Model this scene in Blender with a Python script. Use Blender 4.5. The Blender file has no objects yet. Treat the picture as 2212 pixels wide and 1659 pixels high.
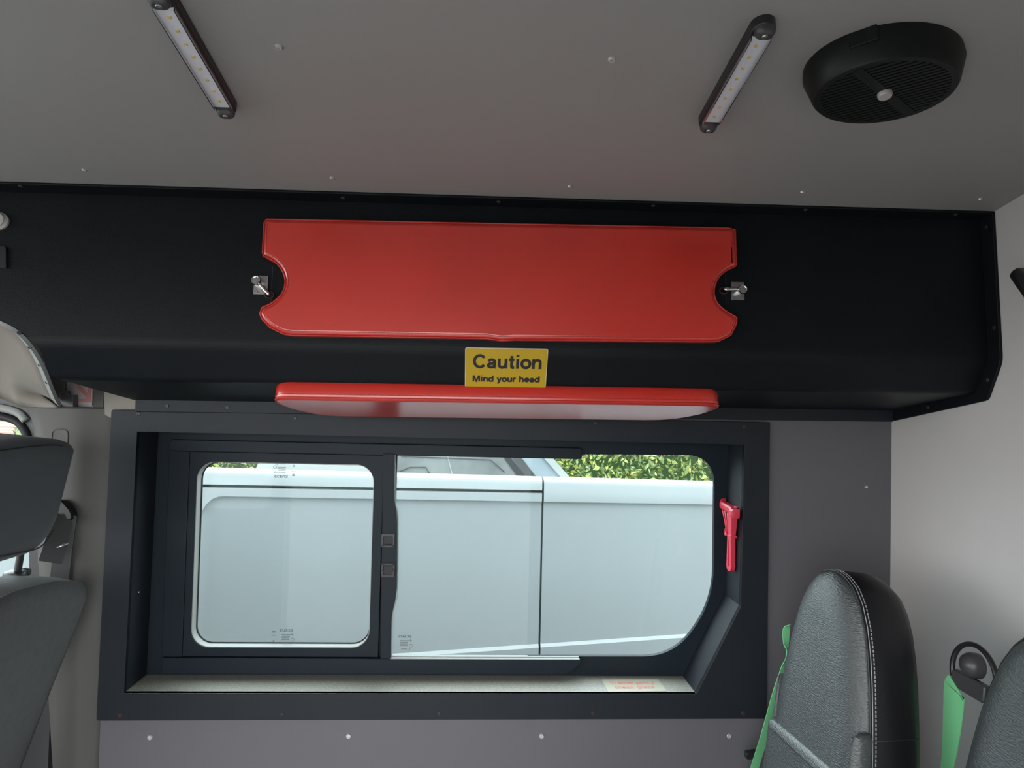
import bpy, bmesh, math, random
from mathutils import Vector, Matrix
from mathutils.geometry import tessellate_polygon

random.seed(7)
S = bpy.context.scene
COL = S.collection
V = Vector

# ------------------------------------------------------------------ camera
FL, CX, CY = 1470.0, 1106.0, 829.5
YAW, PITCH, ROLL = math.radians(3.09), math.radians(1.6), math.radians(1.39)
CAM = V((0, -1.55, 1.42))
_f = V((math.sin(YAW) * math.cos(PITCH), math.cos(YAW) * math.cos(PITCH), math.sin(PITCH)))
_r = V((math.cos(YAW), -math.sin(YAW), 0))
_u = _r.cross(_f)
RGT = _r * math.cos(ROLL) + _u * math.sin(ROLL)
UPV = -_r * math.sin(ROLL) + _u * math.cos(ROLL)
FWD = _f
cd = bpy.data.cameras.new('camera')
cd.sensor_width = 36.0
cd.lens = FL / 2212.0 * 36.0
cd.clip_start = 0.02
cam = bpy.data.objects.new('camera', cd)
COL.objects.link(cam)
m3 = Matrix((RGT, UPV, -FWD)).transposed()
cam.matrix_world = Matrix.Translation(CAM) @ m3.to_4x4()
S.camera = cam

# ------------------------------------------------------------------ sky and exposure: an overcast day
W = bpy.data.worlds.new('overcast_sky')
S.world = W
W.use_nodes = True
bg = W.node_tree.nodes['Background']
bg.inputs['Color'].default_value = (0.95, 0.985, 1.0, 1)
bg.inputs['Strength'].default_value = 5.5
S.view_settings.view_transform = 'Standard'
S.view_settings.look = 'None'
S.view_settings.gamma = 1.0
S.view_settings.use_curve_mapping = False
S.view_settings.exposure = 0.35
S.cycles.max_bounces = 12
S.cycles.diffuse_bounces = 6
S.cycles.glossy_bounces = 4
S.cycles.transparent_max_bounces = 12
S.cycles.sample_clamp_indirect = 8.0
S.cycles.caustics_reflective = False
S.cycles.caustics_refractive = False


# ------------------------------------------------------------------ where a sight line meets a real plane
def ray(x, y):
    return FWD + RGT * ((x - CX) / FL) - UPV * ((y - CY) / FL)
def pY(x, y, Y):
    d = ray(x, y); return CAM + d * ((Y - CAM.y) / d.y)
def pX(x, y, X):
    d = ray(x, y); return CAM + d * ((X - CAM.x) / d.x)
def pZ(x, y, Z):
    d = ray(x, y); return CAM + d * ((Z - CAM.z) / d.z)
def pP(x, y, P, N):
    d = ray(x, y); return CAM + d * ((P - CAM).dot(N) / d.dot(N))


class Fr:
    """a local frame: origin, two in-plane axes and the normal u x v"""
    def __init__(s, o, u, v):
        s.o = V(o); s.u = V(u).normalized(); s.n = s.u.cross(V(v)).normalized(); s.v = s.n.cross(s.u)
    def p(s, a, b, c=0.0):
        return s.o + s.u * a + s.v * b + s.n * c
    def uv(s, P):
        d = P - s.o; return (d.dot(s.u), d.dot(s.v))
    def px(s, x, y, h=0.0):
        return s.uv(pP(x, y, s.o + s.n * h, s.n))
    def at(s, a, b, c=0.0):
        return Fr(s.p(a, b, c), s.u, s.v)


# ------------------------------------------------------------------ materials
MATS = {}
def mat(name, col, rough=0.5, metal=0.0, spec=0.5, bump=None, var=0.0, vscale=3.0, coat=0.0, sheen=0.0, aniso=None):
    if name in MATS: return MATS[name]
    m = bpy.data.materials.new(name); m.use_nodes = True
    nt = m.node_tree; b = nt.nodes['Principled BSDF']
    b.inputs['Base Color'].default_value = (*col, 1)
    b.inputs['Roughness'].default_value = rough
    b.inputs['Metallic'].default_value = metal
    b.inputs['Specular IOR Level'].default_value = spec
    b.inputs['Coat Weight'].default_value = coat
    b.inputs['Coat Roughness'].default_value = 0.2
    b.inputs['Sheen Weight'].default_value = sheen
    tc = nt.nodes.new('ShaderNodeTexCoord')
    if var:
        n = nt.nodes.new('ShaderNodeTexNoise'); n.inputs['Scale'].default_value = vscale; n.inputs['Detail'].default_value = 6
        r = nt.nodes.new('ShaderNodeValToRGB')
        r.color_ramp.elements[0].position = 0.3; r.color_ramp.elements[1].position = 0.7
        r.color_ramp.elements[0].color = (*[c * (1 - var) for c in col], 1)
        r.color_ramp.elements[1].color = (*[min(1, c * (1 + var)) for c in col], 1)
        nt.links.new(tc.outputs['Object'], n.inputs['Vector'])
        nt.links.new(n.outputs['Fac'], r.inputs['Fac'])
        nt.links.new(r.outputs['Color'], b.inputs['Base Color'])
    if bump:
        sc, st, dist = bump
        n = nt.nodes.new('ShaderNodeTexNoise'); n.inputs['Scale'].default_value = sc; n.inputs['Detail'].default_value = 4
        src = tc.outputs['Object']
        if aniso:
            mp = nt.nodes.new('ShaderNodeMapping'); mp.inputs['Scale'].default_value = aniso
            nt.links.new(src, mp.inputs['Vector']); src = mp.outputs['Vector']
        bp = nt.nodes.new('ShaderNodeBump'); bp.inputs['Strength'].default_value = st; bp.inputs['Distance'].default_value = dist
        nt.links.new(src, n.inputs['Vector'])
        nt.links.new(n.outputs['Fac'], bp.inputs['Height'])
        nt.links.new(bp.outputs['Normal'], b.inputs['Normal'])
    MATS[name] = m
    return m

def glassmat(name, tint, refl=1.0, rough=0.0):
    m = bpy.data.materials.new(name); m.use_nodes = True
    nt = m.node_tree; nt.nodes.clear()
    o = nt.nodes.new('ShaderNodeOutputMaterial'); t = nt.nodes.new('ShaderNodeBsdfTransparent')
    g = nt.nodes.new('ShaderNodeBsdfGlossy'); mx = nt.nodes.new('ShaderNodeMixShader'); lw_ = nt.nodes.new('ShaderNodeLayerWeight'); lw_.inputs['Blend'].default_value = 0.5
    t.inputs['Color'].default_value = (*tint, 1); g.inputs['Roughness'].default_value = rough
    g.inputs['Color'].default_value = (refl, refl, refl, 1)
    pw = nt.nodes.new('ShaderNodeMath'); pw.operation = 'POWER'; pw.inputs[1].default_value = 5.0
    ma = nt.nodes.new('ShaderNodeMath'); ma.operation = 'MULTIPLY_ADD'; ma.inputs[1].default_value = 0.85; ma.inputs[2].default_value = 0.016
    nt.links.new(lw_.outputs['Facing'], pw.inputs[0]); nt.links.new(pw.outputs[0], ma.inputs[0])
    nt.links.new(ma.outputs[0], mx.inputs['Fac']); nt.links.new(t.outputs[0], mx.inputs[1]); nt.links.new(g.outputs[0], mx.inputs[2])
    nt.links.new(mx.outputs[0], o.inputs['Surface'])
    return m

def leafmat(name, cols):
    m = bpy.data.materials.new(name); m.use_nodes = True
    nt = m.node_tree; b = nt.nodes['Principled BSDF']
    g = nt.nodes.new('ShaderNodeNewGeometry'); r = nt.nodes.new('ShaderNodeValToRGB')
    e = r.color_ramp.elements
    for i, c in enumerate(cols):
        if i < 2: el = e[i]; el.position = i / (len(cols) - 1)
        else: el = e.new(i / (len(cols) - 1))
        el.color = (*c, 1)
    nt.links.new(g.outputs['Random Per Island'], r.inputs['Fac'])
    nt.links.new(r.outputs['Color'], b.inputs['Base Color'])
    b.inputs['Roughness'].default_value = 0.5
    return m

GRAIN = (420.0, 0.35, 0.0012)
M = dict(
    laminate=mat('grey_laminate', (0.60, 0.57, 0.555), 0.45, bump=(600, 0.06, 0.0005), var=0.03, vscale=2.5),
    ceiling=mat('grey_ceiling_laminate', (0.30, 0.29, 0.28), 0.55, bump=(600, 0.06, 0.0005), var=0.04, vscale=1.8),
    lower=mat('blue_grey_laminate', (0.112, 0.107, 0.118), 0.5, bump=(600, 0.05, 0.0005), var=0.03),
    abs=mat('black_grained_abs', (0.0062, 0.0078, 0.0098), 0.45, spec=0.15, bump=GRAIN, var=0.12, vscale=6),
    absw=mat('charcoal_grained_abs', (0.009375, 0.01238, 0.01688), 0.52, spec=0.32, bump=(520, 0.15, 0.0009), var=0.10, vscale=7),
    sill=mat('dusty_sheen_abs', (0.272, 0.264, 0.224), 0.5, spec=0.9, bump=(520, 0.2, 0.0009), var=0.25, vscale=240),  # some dust, plus the window's grazing sheen painted in as a lighter base colour
    frame=mat('black_powder_coat', (0.0095, 0.0155, 0.0215), 0.45, spec=0.18, bump=(900, 0.05, 0.0004)),
    rubber=mat('pale_grey_rubber', (0.2814, 0.2881, 0.268), 0.55),
    drub=mat('black_rubber', (0.012, 0.013, 0.015), 0.6),
    red=mat('red_vinyl', (0.60, 0.030, 0.018), 0.30, spec=0.6, coat=1.0, bump=(900, 0.06, 0.0006), var=0.05, vscale=8),
    redpipe=mat('red_vinyl_piping', (0.52, 0.032, 0.022), 0.38),
    redthread=mat('dark_red_thread', (0.30, 0.012, 0.012), 0.7),
    steel=mat('brushed_steel', (0.42, 0.41, 0.40), 0.32, metal=1.0, bump=(300, 0.2, 0.0005)),
    bright=mat('bright_zinc_screw', (0.62, 0.61, 0.60), 0.25, metal=0.5),
    chrome=mat('polished_steel', (0.75, 0.75, 0.75), 0.10, metal=1.0),
    dsteel=mat('blackened_screw', (0.05, 0.05, 0.05), 0.45, metal=0.6),
    copper=mat('rusted_screw', (0.050, 0.026, 0.02), 0.6, metal=0.3),
    yellow=mat('yellow_sign_print', (0.52, 0.34, 0.008), 0.4),
    cream=mat('cream_sign_edge', (0.60, 0.50, 0.36), 0.45),
    ink=mat('black_sign_ink', (0.012, 0.011, 0.012), 0.5),
    label=mat('cream_label', (0.4154, 0.3886, 0.3082), 0.45),
    redink=mat('faded_red_ink', (0.62, 0.20, 0.14), 0.55),
    hammer=mat('crimson_plastic', (0.62, 0.040, 0.075), 0.38, spec=0.5),
    leather=mat('black_leather', (0.042, 0.047, 0.049), 0.36, spec=1.0, bump=(150, 0.8, 0.0022), aniso=(1, 1, 3.2)),
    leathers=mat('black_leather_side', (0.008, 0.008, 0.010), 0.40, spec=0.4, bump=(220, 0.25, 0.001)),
    thread=mat('pale_thread', (0.42, 0.42, 0.43), 0.7),
    belt=mat('green_webbing', (0.17, 0.56, 0.25), 0.55, bump=(700, 0.3, 0.0006), sheen=0.2),
    plast=mat('black_plastic', (0.016, 0.016, 0.018), 0.35),
    plastg=mat('dark_grey_plastic', (0.05, 0.05, 0.052), 0.4),
    ventm=mat('black_vent_plastic', (0.008, 0.009, 0.009), 0.45, spec=0.25, bump=(700, 0.1, 0.0005)),
    silver=mat('silver_badge', (0.45, 0.43, 0.41), 0.5, metal=0.2),
    pillar=mat('taupe_plastic', (0.06566, 0.06365, 0.05762), 0.55, bump=(500, 0.12, 0.0005), var=0.03),
    liner=mat('beige_headliner', (0.268, 0.2446, 0.2144), 0.9, bump=(300, 0.3, 0.001), var=0.06, vscale=5),
    edging=mat('pale_edging', (0.2948, 0.3082, 0.2948), 0.4),
    pale=mat('pale_lilac_panel', (0.335, 0.3082, 0.3216), 0.5),
    fabric=mat('charcoal_seat_cloth', (0.03685, 0.04221, 0.04891), 0.8, bump=(700, 0.4, 0.0008), sheen=0.15),
    fabricl=mat('grey_seat_cloth', (0.134, 0.134, 0.1273), 0.8, bump=(700, 0.3, 0.0008)),
    carpet=mat('dark_carpet', (0.0201, 0.02077, 0.02077), 0.95, bump=(900, 0.8, 0.002), var=0.35, vscale=60, sheen=0.2),
    board=mat('white_led_board', (0.82, 0.82, 0.86), 0.4),
    led=mat('yellow_led', (0.80, 0.58, 0.20), 0.3),
    lens=glassmat('clear_lens', (0.93, 0.93, 0.94), 1.0, 0.03),
    glass=glassmat('tinted_window_glass', (0.875, 0.945, 0.955)),
    print=mat('grey_glass_print', (0.05, 0.06, 0.07), 0.6),
    vanw=mat('white_van_paint', (0.3417, 0.3551, 0.3585), 0.30, coat=0.3),
    vangap=mat('dark_panel_gap', (0.05, 0.06, 0.06), 0.8),
    cargrey=mat('silver_car_paint', (0.3685, 0.3752, 0.3618), 0.35, coat=0.3),
    carglass=mat('grey_car_glass', (0.1876, 0.1943, 0.1876), 0.12, spec=0.6, var=0.35, vscale=5),
    asphalt=mat('grey_asphalt', (0.22, 0.22, 0.215), 0.9, bump=(40, 0.5, 0.01), var=0.2, vscale=8),
    floor=mat('grey_vinyl_floor', (0.2278, 0.2278, 0.2278), 0.6, var=0.2, vscale=20),
    tile=mat('red_clay_tile', (0.3484, 0.1608, 0.1139), 0.8, var=0.2, vscale=3),
    brick=mat('brick_wall', (0.42, 0.20, 0.14), 0.9, var=0.2, vscale=4),
    leaf=leafmat('hedge_leaves', [(0.06, 0.11, 0.04), (0.16, 0.24, 0.07), (0.29, 0.34, 0.07), (0.44, 0.42, 0.10), (0.19, 0.26, 0.13), (0.36, 0.40, 0.15)]),
    leafd=leafmat('tree_leaves', [(0.03, 0.08, 0.03), (0.07, 0.16, 0.06), (0.18, 0.26, 0.12), (0.35, 0.45, 0.15)]),
    bark=mat('bark', (0.10, 0.07, 0.05), 0.9),
)


# ------------------------------------------------------------------ mesh helpers
def obj(name, bm, m, parent=None, smooth=False, bevel=0.0, seg=2, angle=40):
    bmesh.ops.recalc_face_normals(bm, faces=bm.faces)
    me = bpy.data.meshes.new(name); bm.to_mesh(me); bm.free()
    me.materials.append(M[m] if isinstance(m, str) else m)
    o = bpy.data.objects.new(name, me); COL.objects.link(o)
    if smooth or bevel:
        me.polygons.foreach_set('use_smooth', [True] * len(me.polygons))
    if bevel:
        b = o.modifiers.new('bevel', 'BEVEL'); b.width = bevel; b.segments = seg
        b.limit_method = 'ANGLE'; b.angle_limit = math.radians(angle); b.harden_normals = True
    elif smooth and smooth is not True:
        me.set_sharp_from_angle(angle=math.radians(smooth))
    if parent is not None: adopt(o, parent)
    return o

def adopt(o, parent):
    o.parent = parent
    o.matrix_parent_inverse = world(parent).inverted()

def world(o):
    if o.parent is None: return o.matrix_basis.copy()
    return world(o.parent) @ o.matrix_parent_inverse @ o.matrix_basis

def thing(name, label, cat, loc=(0, 0, 0), group=None):
    o = bpy.data.objects.new(name, None); COL.objects.link(o)
    o.empty_display_size = 0.05
    o.matrix_basis = Matrix.Translation(V(loc))
    return tag(o, label, cat, group)

def tag(o, label, cat=None, group=None):
    o['label'] = label
    if cat: o['category'] = cat
    if group: o['group'] = group
    return o

def struct(o, label, cat):
    o['kind'] = 'structure'; o['label'] = label; o['category'] = cat
    return o

def poly(bm, pts):
    return bm.faces.new([bm.verts.new(p) for p in pts])

def solid(bm, fr, outline, h0, h1, holes=()):
    """prism of a flat outline (with holes) between two heights of the frame"""
    loops = [list(outline)] + [list(h) for h in holes]
    vs = []
    for lp in loops:
        vs.append(([bm.verts.new(fr.p(a, b, h0)) for a, b in lp], [bm.verts.new(fr.p(a, b, h1)) for a, b in lp]))
    flat0 = [v for l in vs for v in l[0]]; flat1 = [v for l in vs for v in l[1]]
    if holes:
        tris = tessellate_polygon([[V((a, b, 0)) for a, b in lp] for lp in loops])
        for t in tris:
            try:
                bm.faces.new([flat0[i] for i in t]); bm.faces.new([flat1[i] for i in reversed(t)])
            except ValueError: pass
    else:
        bm.faces.new(flat0); bm.faces.new(list(reversed(flat1)))
    for l0, l1 in vs:
        n = len(l0)
        for i in range(n):
            bm.faces.new((l0[i], l0[(i + 1) % n], l1[(i + 1) % n], l1[i]))
    return bm

def box(bm, fr, a0, a1, b0, b1, c0, c1):
    return solid(bm, fr, [(a0, b0), (a1, b0), (a1, b1), (a0, b1)], c0, c1)

def rrect(a0, a1, b0, b1, r, n=6):
    out = []
    for cx, cy, s in ((a1 - r, b0 + r, -90), (a1 - r, b1 - r, 0), (a0 + r, b1 - r, 90), (a0 + r, b0 + r, 180)):
        for i in range(n + 1):
            t = math.radians(s + 90 * i / n); out.append((cx + r * math.cos(t), cy + r * math.sin(t)))
    return out

def round_poly(pts, radii, n=6):
    """rounds the corners of a polygon; radii one per corner"""
    out = []; N = len(pts)
    for i in range(N):
        p = V((*pts[i], 0)); a = V((*pts[i - 1], 0)) - p; b = V((*pts[(i + 1) % N], 0)) - p
        r = radii[i] if isinstance(radii, (list, tuple)) else radii
        if r <= 0: out.append((p.x, p.y)); continue
        la, lb = a.length, b.length
        a.normalize(); b.normalize()
        t = min(r, la * 0.49, lb * 0.49)
        p0 = p + a * t; p1 = p + b * t
        for k in range(n + 1):
            s = k / n
            q = p0 * (1 - s) ** 2 + p * 2 * s * (1 - s) + p1 * s * s
            out.append((q.x, q.y))
    return out

def area2(o):
    return sum(o[i - 1][0] * o[i][1] - o[i][0] * o[i - 1][1] for i in range(len(o)))

def inset(o, d):
    """moves a counter-clockwise outline inwards by d"""
    N = len(o); res = []
    for i in range(N):
        p0, p, p1 = o[i - 1], o[i], o[(i + 1) % N]
        e0 = V((p[0] - p0[0], p[1] - p0[1])); e1 = V((p1[0] - p[0], p1[1] - p[1]))
        if e0.length < 1e-9: e0 = e1
        if e1.length < 1e-9: e1 = e0
        e0 = e0.normalized(); e1 = e1.normalized()
        n = V((-e0.y - e1.y, e0.x + e1.x))
        if n.length < 1e-6: n = V((-e0.y, e0.x))
        n.normalize()
        c = max(0.5, n.dot(V((-e0.y, e0.x))))
        res.append((p[0] + n.x * d / c, p[1] + n.y * d / c))
    return res

def thin(o, d):
    r = [o[0]]
    for p in o[1:]:
        if math.hypot(p[0] - r[-1][0], p[1] - r[-1][1]) >= d: r.append(p)
    if math.hypot(r[0][0] - r[-1][0], r[0][1] - r[-1][1]) < d: r.pop()
    return r

def resample(pts, step, closed=True):
    P = [V(p) for p in pts]
    if closed: P.append(P[0])
    out = [P[0].copy()]; carry = 0.0
    for a, b in zip(P, P[1:]):
        L = (b - a).length
        if L < 1e-9: continue
        t = step - carry
        while t <= L:
            out.append(a.lerp(b, t / L)); t += step
        carry = L - (t - step)
    return out

def cushion(bm, fr, outline, rings):
    """stacked rings of a flat outline: (inset, height) from the back to the front, both ends capped"""
    if area2(outline) < 0: outline = outline[::-1]
    loops = []
    for d, h in rings:
        loops.append([bm.verts.new(fr.p(a, b, h)) for a, b in inset(outline, d)])
    n = len(outline)
    for l0, l1 in zip(loops, loops[1:]):
        for i in range(n):
            bm.faces.new((l0[i], l0[(i + 1) % n], l1[(i + 1) % n], l1[i]))
    for lp, d, h in ((loops[0][::-1], rings[0][0], rings[0][1]), (loops[-1], rings[-1][0], rings[-1][1])):
        # the flat ends get vertices of their own, so that their shading stays flat
        vs = [bm.verts.new(v.co) for v in lp]
        es_ = [bm.edges.new((vs[i - 1], vs[i])) for i in range(n)]
        bmesh.ops.triangle_fill(bm, edges=es_, use_beauty=True, use_dissolve=False, normal=fr.n)
    return bm

def tube(bm, pts, r, n=8, closed=False, cap=True, rads=None):
    P = [V(p) for p in pts]; N = len(P); loops = []; prev = None
    for i in range(N):
        if closed: t = P[(i + 1) % N] - P[i - 1]
        else: t = P[min(i + 1, N - 1)] - P[max(i - 1, 0)]
        t.normalize()
        if prev is None:
            a = V((0, 0, 1)) if abs(t.z) < 0.9 else V((1, 0, 0))
            x = t.cross(a).normalized()
        else:
            x = (prev - t * prev.dot(t)).normalized()
        prev = x; y = t.cross(x)
        rr = rads[i] if rads else r
        loops.append([bm.verts.new(P[i] + x * rr * math.cos(2 * math.pi * k / n) + y * rr * math.sin(2 * math.pi * k / n)) for k in range(n)])
    M_ = N if closed else N - 1
    for i in range(M_):
        l0, l1 = loops[i], loops[(i + 1) % N]
        for k in range(n):
            bm.faces.new((l0[k], l0[(k + 1) % n], l1[(k + 1) % n], l1[k]))
    if cap and not closed:
        bm.faces.new(loops[0][::-1]); bm.faces.new(loops[-1])
    return bm

def lathe(bm, fr, prof, n=24, sv=1.0):
    """revolves (radius, height) about the frame's normal"""
    loops = []
    for r, h in prof:
        if r < 1e-6: loops.append([bm.verts.new(fr.p(0, 0, h))])
        else: loops.append([bm.verts.new(fr.p(r * math.cos(2 * math.pi * k / n), r * sv * math.sin(2 * math.pi * k / n), h)) for k in range(n)])
    for l0, l1 in zip(loops, loops[1:]):
        for k in range(n):
            k1 = (k + 1) % n
            if len(l0) == 1 and len(l1) == 1: continue
            if len(l0) == 1: bm.faces.new((l0[0], l1[k1], l1[k]))
            elif len(l1) == 1: bm.faces.new((l0[k], l0[k1], l1[0]))
            else: bm.faces.new((l0[k], l0[k1], l1[k1], l1[k]))
    if len(loops[0]) > 1: bm.faces.new(loops[0][::-1])
    if len(loops[-1]) > 1: bm.faces.new(loops[-1])
    return bm

def ribbon(bm, pts, wdirs, w, th=0.0014):
    """a strap: centre line, width direction per point"""
    P = [V(p) for p in pts]; N = len(P); L = []
    for i in range(N):
        t = (P[min(i + 1, N - 1)] - P[max(i - 1, 0)]).normalized()
        d = V(wdirs[i]).normalized(); d = (d - t * d.dot(t)).normalized(); nn = t.cross(d)
        ww = w[i] if isinstance(w, (list, tuple)) else w
        L.append([bm.verts.new(P[i] + d * s * ww / 2 + nn * q * th / 2) for s, q in ((-1, -1), (1, -1), (1, 1), (-1, 1))])
    for a, b in zip(L, L[1:]):
        for k in range(4): bm.faces.new((a[k], a[(k + 1) % 4], b[(k + 1) % 4], b[k]))
    bm.faces.new(L[0][::-1]); bm.faces.new(L[-1])
    return bm

def loft(bm, loops, closed=True, caps=True):
    L = [[bm.verts.new(p) for p in lp] for lp in loops]
    n = len(L[0])
    for l0, l1 in zip(L, L[1:]):
        for k in range(n if closed else n - 1):
            bm.faces.new((l0[k], l0[(k + 1) % n], l1[(k + 1) % n], l1[k]))
    if caps: bm.faces.new(L[0][::-1]); bm.faces.new(L[-1])
    return bm

def stitches(bm, pts, fr_n, step=0.006, ln=0.004, w=0.0012, closed=True):
    q = resample(pts, step, closed)
    for a, b in zip(q, q[1:]):
        t = (b - a).normalized(); s = t.cross(fr_n).normalized(); m = (a + b) / 2
        f = Fr(m, t, s)
        box(bm, f, -ln / 2, ln / 2, -w / 2, w / 2, -w * 0.5, w * 0.5)
    return bm

def spline(pts, n=8):
    """Catmull-Rom through the points"""
    P = [V(p) for p in pts]; P = [P[0] * 2 - P[1]] + P + [P[-1] * 2 - P[-2]]
    out = []
    for i in range(1, len(P) - 2):
        for k in range(n):
            t = k / n; p0, p1, p2, p3 = P[i - 1:i + 3]
            out.append(0.5 * ((2 * p1) + (p2 - p0) * t + (2 * p0 - 5 * p1 + 4 * p2 - p3) * t * t + (3 * p1 - p0 - 3 * p2 + p3) * t ** 3))
    out.append(P[-2])
    return out

def arcp(cx, cy, rx, ry, a0, a1, n=14):
    return [(cx + rx * math.cos(math.radians(a0 + (a1 - a0) * i / n)), cy + ry * math.sin(math.radians(a0 + (a1 - a0) * i / n))) for i in range(n + 1)]
# grotesque letters as centre lines: x-height 0.52, cap height 0.72, stroke about 0.13; (advance, strokes)
def glyphs():
    X, Cp, r = 0.455, 0.655, 0.19
    bowl = arcp(0.25, X / 2 + 0.03, 0.185, X / 2 - 0.03 + 0.03, 0, 360, 24)
    G = {
        'C': (0.70, [arcp(0.36, 0.36, 0.275, 0.30, 38, 322, 24)]),
        'a': (0.53, [[(0.09, 0.365)] + arcp(0.25, 0.335, 0.155, 0.12, 150, 0, 10) + [(0.405, 0.12), (0.42, 0.06), (0.455, 0.055)], [(0.405, 0.285), (0.24, 0.245)] + arcp(0.215, 0.155, 0.135, 0.092, 100, 290, 10) + [(0.33, 0.085), (0.405, 0.15)]]),
        'u': (0.56, [[(0.10, 0.52), (0.10, 0.22)] + arcp(0.245, 0.20, 0.145, 0.145, 180, 300, 8) + [(0.40, 0.14), (0.44, 0.23)], [(0.44, 0.52), (0.44, 0.0)]]),
        't': (0.33, [[(0.165, 0.67), (0.165, 0.16), (0.175, 0.085), (0.215, 0.06), (0.30, 0.06)], [(0.02, 0.465), (0.30, 0.465)]]),
        'i': (0.27, [[(0.135, 0.52), (0.135, 0.0)], [(0.135, 0.73), (0.135, 0.62)]]),
        'o': (0.57, [arcp(0.285, 0.26, 0.205, 0.205, 0, 360, 28)]),
        'n': (0.56, [[(0.10, 0.52), (0.10, 0.0)], [(0.10, 0.29), (0.145, 0.39)] + arcp(0.295, 0.32, 0.145, 0.145, 120, 0, 8) + [(0.44, 0.0)]]),
        'M': (0.84, [[(0.12, 0.0), (0.12, 0.72)], [(0.72, 0.0), (0.72, 0.72)], [(0.15, 0.72), (0.42, 0.06), (0.69, 0.72)]]),
        'd': (0.58, [[(0.465, 0.72), (0.465, 0.0)], arcp(0.265, 0.26, 0.195, 0.205, 0, 360, 28)]),
        'b': (0.58, [[(0.105, 0.72), (0.105, 0.0)], arcp(0.305, 0.26, 0.195, 0.205, 0, 360, 28)]),
        'y': (0.52, [[(0.07, 0.52), (0.26, 0.03)], [(0.45, 0.52), (0.255, -0.03), (0.21, -0.12), (0.16, -0.14), (0.07, -0.135)]]),
        'r': (0.38, [[(0.10, 0.52), (0.10, 0.0)], [(0.10, 0.30), (0.16, 0.41), (0.25, 0.46), (0.36, 0.455)]]),
        'h': (0.56, [[(0.10, 0.72), (0.10, 0.0)], [(0.10, 0.29), (0.145, 0.39)] + arcp(0.295, 0.32, 0.145, 0.145, 120, 0, 8) + [(0.44, 0.0)]]),
        'e': (0.55, [[(0.08, 0.265), (0.47, 0.265)] + arcp(0.28, 0.265, 0.195, 0.20, 8, 318, 24)]),
        'I': (0.28, [[(0.14, 0.0), (0.14, 0.72)]]),
        'm': (0.85, [[(0.10, 0.52), (0.10, 0.0)], [(0.10, 0.29), (0.145, 0.40)] + arcp(0.275, 0.33, 0.135, 0.13, 120, 0, 8) + [(0.41, 0.0)], [(0.41, 0.30), (0.46, 0.40)] + arcp(0.595, 0.33, 0.135, 0.13, 120, 0, 8) + [(0.73, 0.0)]]),
        'g': (0.58, [arcp(0.265, 0.27, 0.195, 0.195, 0, 360, 28), [(0.465, 0.52), (0.465, 0.02)] + arcp(0.285, 0.0, 0.18, 0.135, 0, -140, 10)]),
        'c': (0.53, [arcp(0.275, 0.26, 0.20, 0.205, 42, 318, 22)]),
        'k': (0.54, [[(0.10, 0.72), (0.10, 0.0)], [(0.47, 0.52), (0.13, 0.21)], [(0.23, 0.29), (0.48, 0.0)]]),
        'l': (0.27, [[(0.135, 0.72), (0.135, 0.0)]]),
        's': (0.50, [[(0.42, 0.36)] + arcp(0.25, 0.37, 0.15, 0.095, 20, 180, 8) + [(0.13, 0.31), (0.36, 0.235)] + arcp(0.25, 0.155, 0.16, 0.10, 20, -170, 10)]),
        'E': (0.62, [[(0.12, 0.0), (0.12, 0.72)], [(0.12, 0.665), (0.56, 0.665)], [(0.12, 0.365), (0.52, 0.365)], [(0.12, 0.055), (0.57, 0.055)]]),
        'U': (0.70, [[(0.12, 0.72), (0.12, 0.26)] + arcp(0.35, 0.265, 0.23, 0.21, 180, 360, 14) + [(0.58, 0.72)]]),
        'S': (0.66, [[(0.56, 0.52)] + arcp(0.33, 0.535, 0.215, 0.13, 20, 190, 10) + [(0.20, 0.43), (0.47, 0.31)] + arcp(0.33, 0.19, 0.225, 0.135, 30, -170, 12)]),
        ' ': (0.30, []),
    }
    return G
GLY = glyphs()
def text(name, s, fr, width, height, m, parent, mirror=False, flipv=False, bold=0.13, ext=0.0003):
    """flat lettering fitted to a width and height, centred on the frame's origin"""
    strips = []; x = 0.0
    for ch in s:
        adv, st = GLY[ch]
        for ln in st:
            P = [V((a + x, b, 0)) for a, b in ln]; closed = (P[0] - P[-1]).length < 1e-4
            if closed: P = P[:-1]
            N = len(P); row = []
            for i in range(N):
                d0 = (P[i] - P[i - 1]) if (closed or i > 0) else P[1] - P[0]
                d1 = (P[(i + 1) % N] - P[i]) if (closed or i < N - 1) else d0
                d0 = d0.normalized(); d1 = d1.normalized(); n_ = V((-d0.y - d1.y, d0.x + d1.x, 0)).normalized()
                c = max(0.45, n_.dot(V((-d0.y, d0.x, 0)))); h = bold / 2 / c
                row.append((P[i] + n_ * h, P[i] - n_ * h))
            strips.append((row, closed))
        x += adv
    al = [p for row, _ in strips for q_ in row for p in q_]
    x0, x1 = min(p.x for p in al), max(p.x for p in al); y0, y1 = min(p.y for p in al), max(p.y for p in al)
    sx = width / (x1 - x0) * (-1 if mirror else 1); sy = height / (y1 - y0) * (-1 if flipv else 1)
    f_ = lambda p, e: fr.p((p.x - (x0 + x1) / 2) * sx, (p.y - (y0 + y1) / 2) * sy, e)
    bm = bmesh.new()
    for k, (row, closed) in enumerate(strips):
        e = ext + (k % 3) * 0.00002
        vs = [(bm.verts.new(f_(a, e)), bm.verts.new(f_(b, e))) for a, b in row]
        for i in range(len(vs) if closed else len(vs) - 1):
            a, b = vs[i], vs[(i + 1) % len(vs)]
            bm.faces.new((a[0], a[1], b[1], b[0]))
    return obj(name, bm, m, parent)

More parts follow.
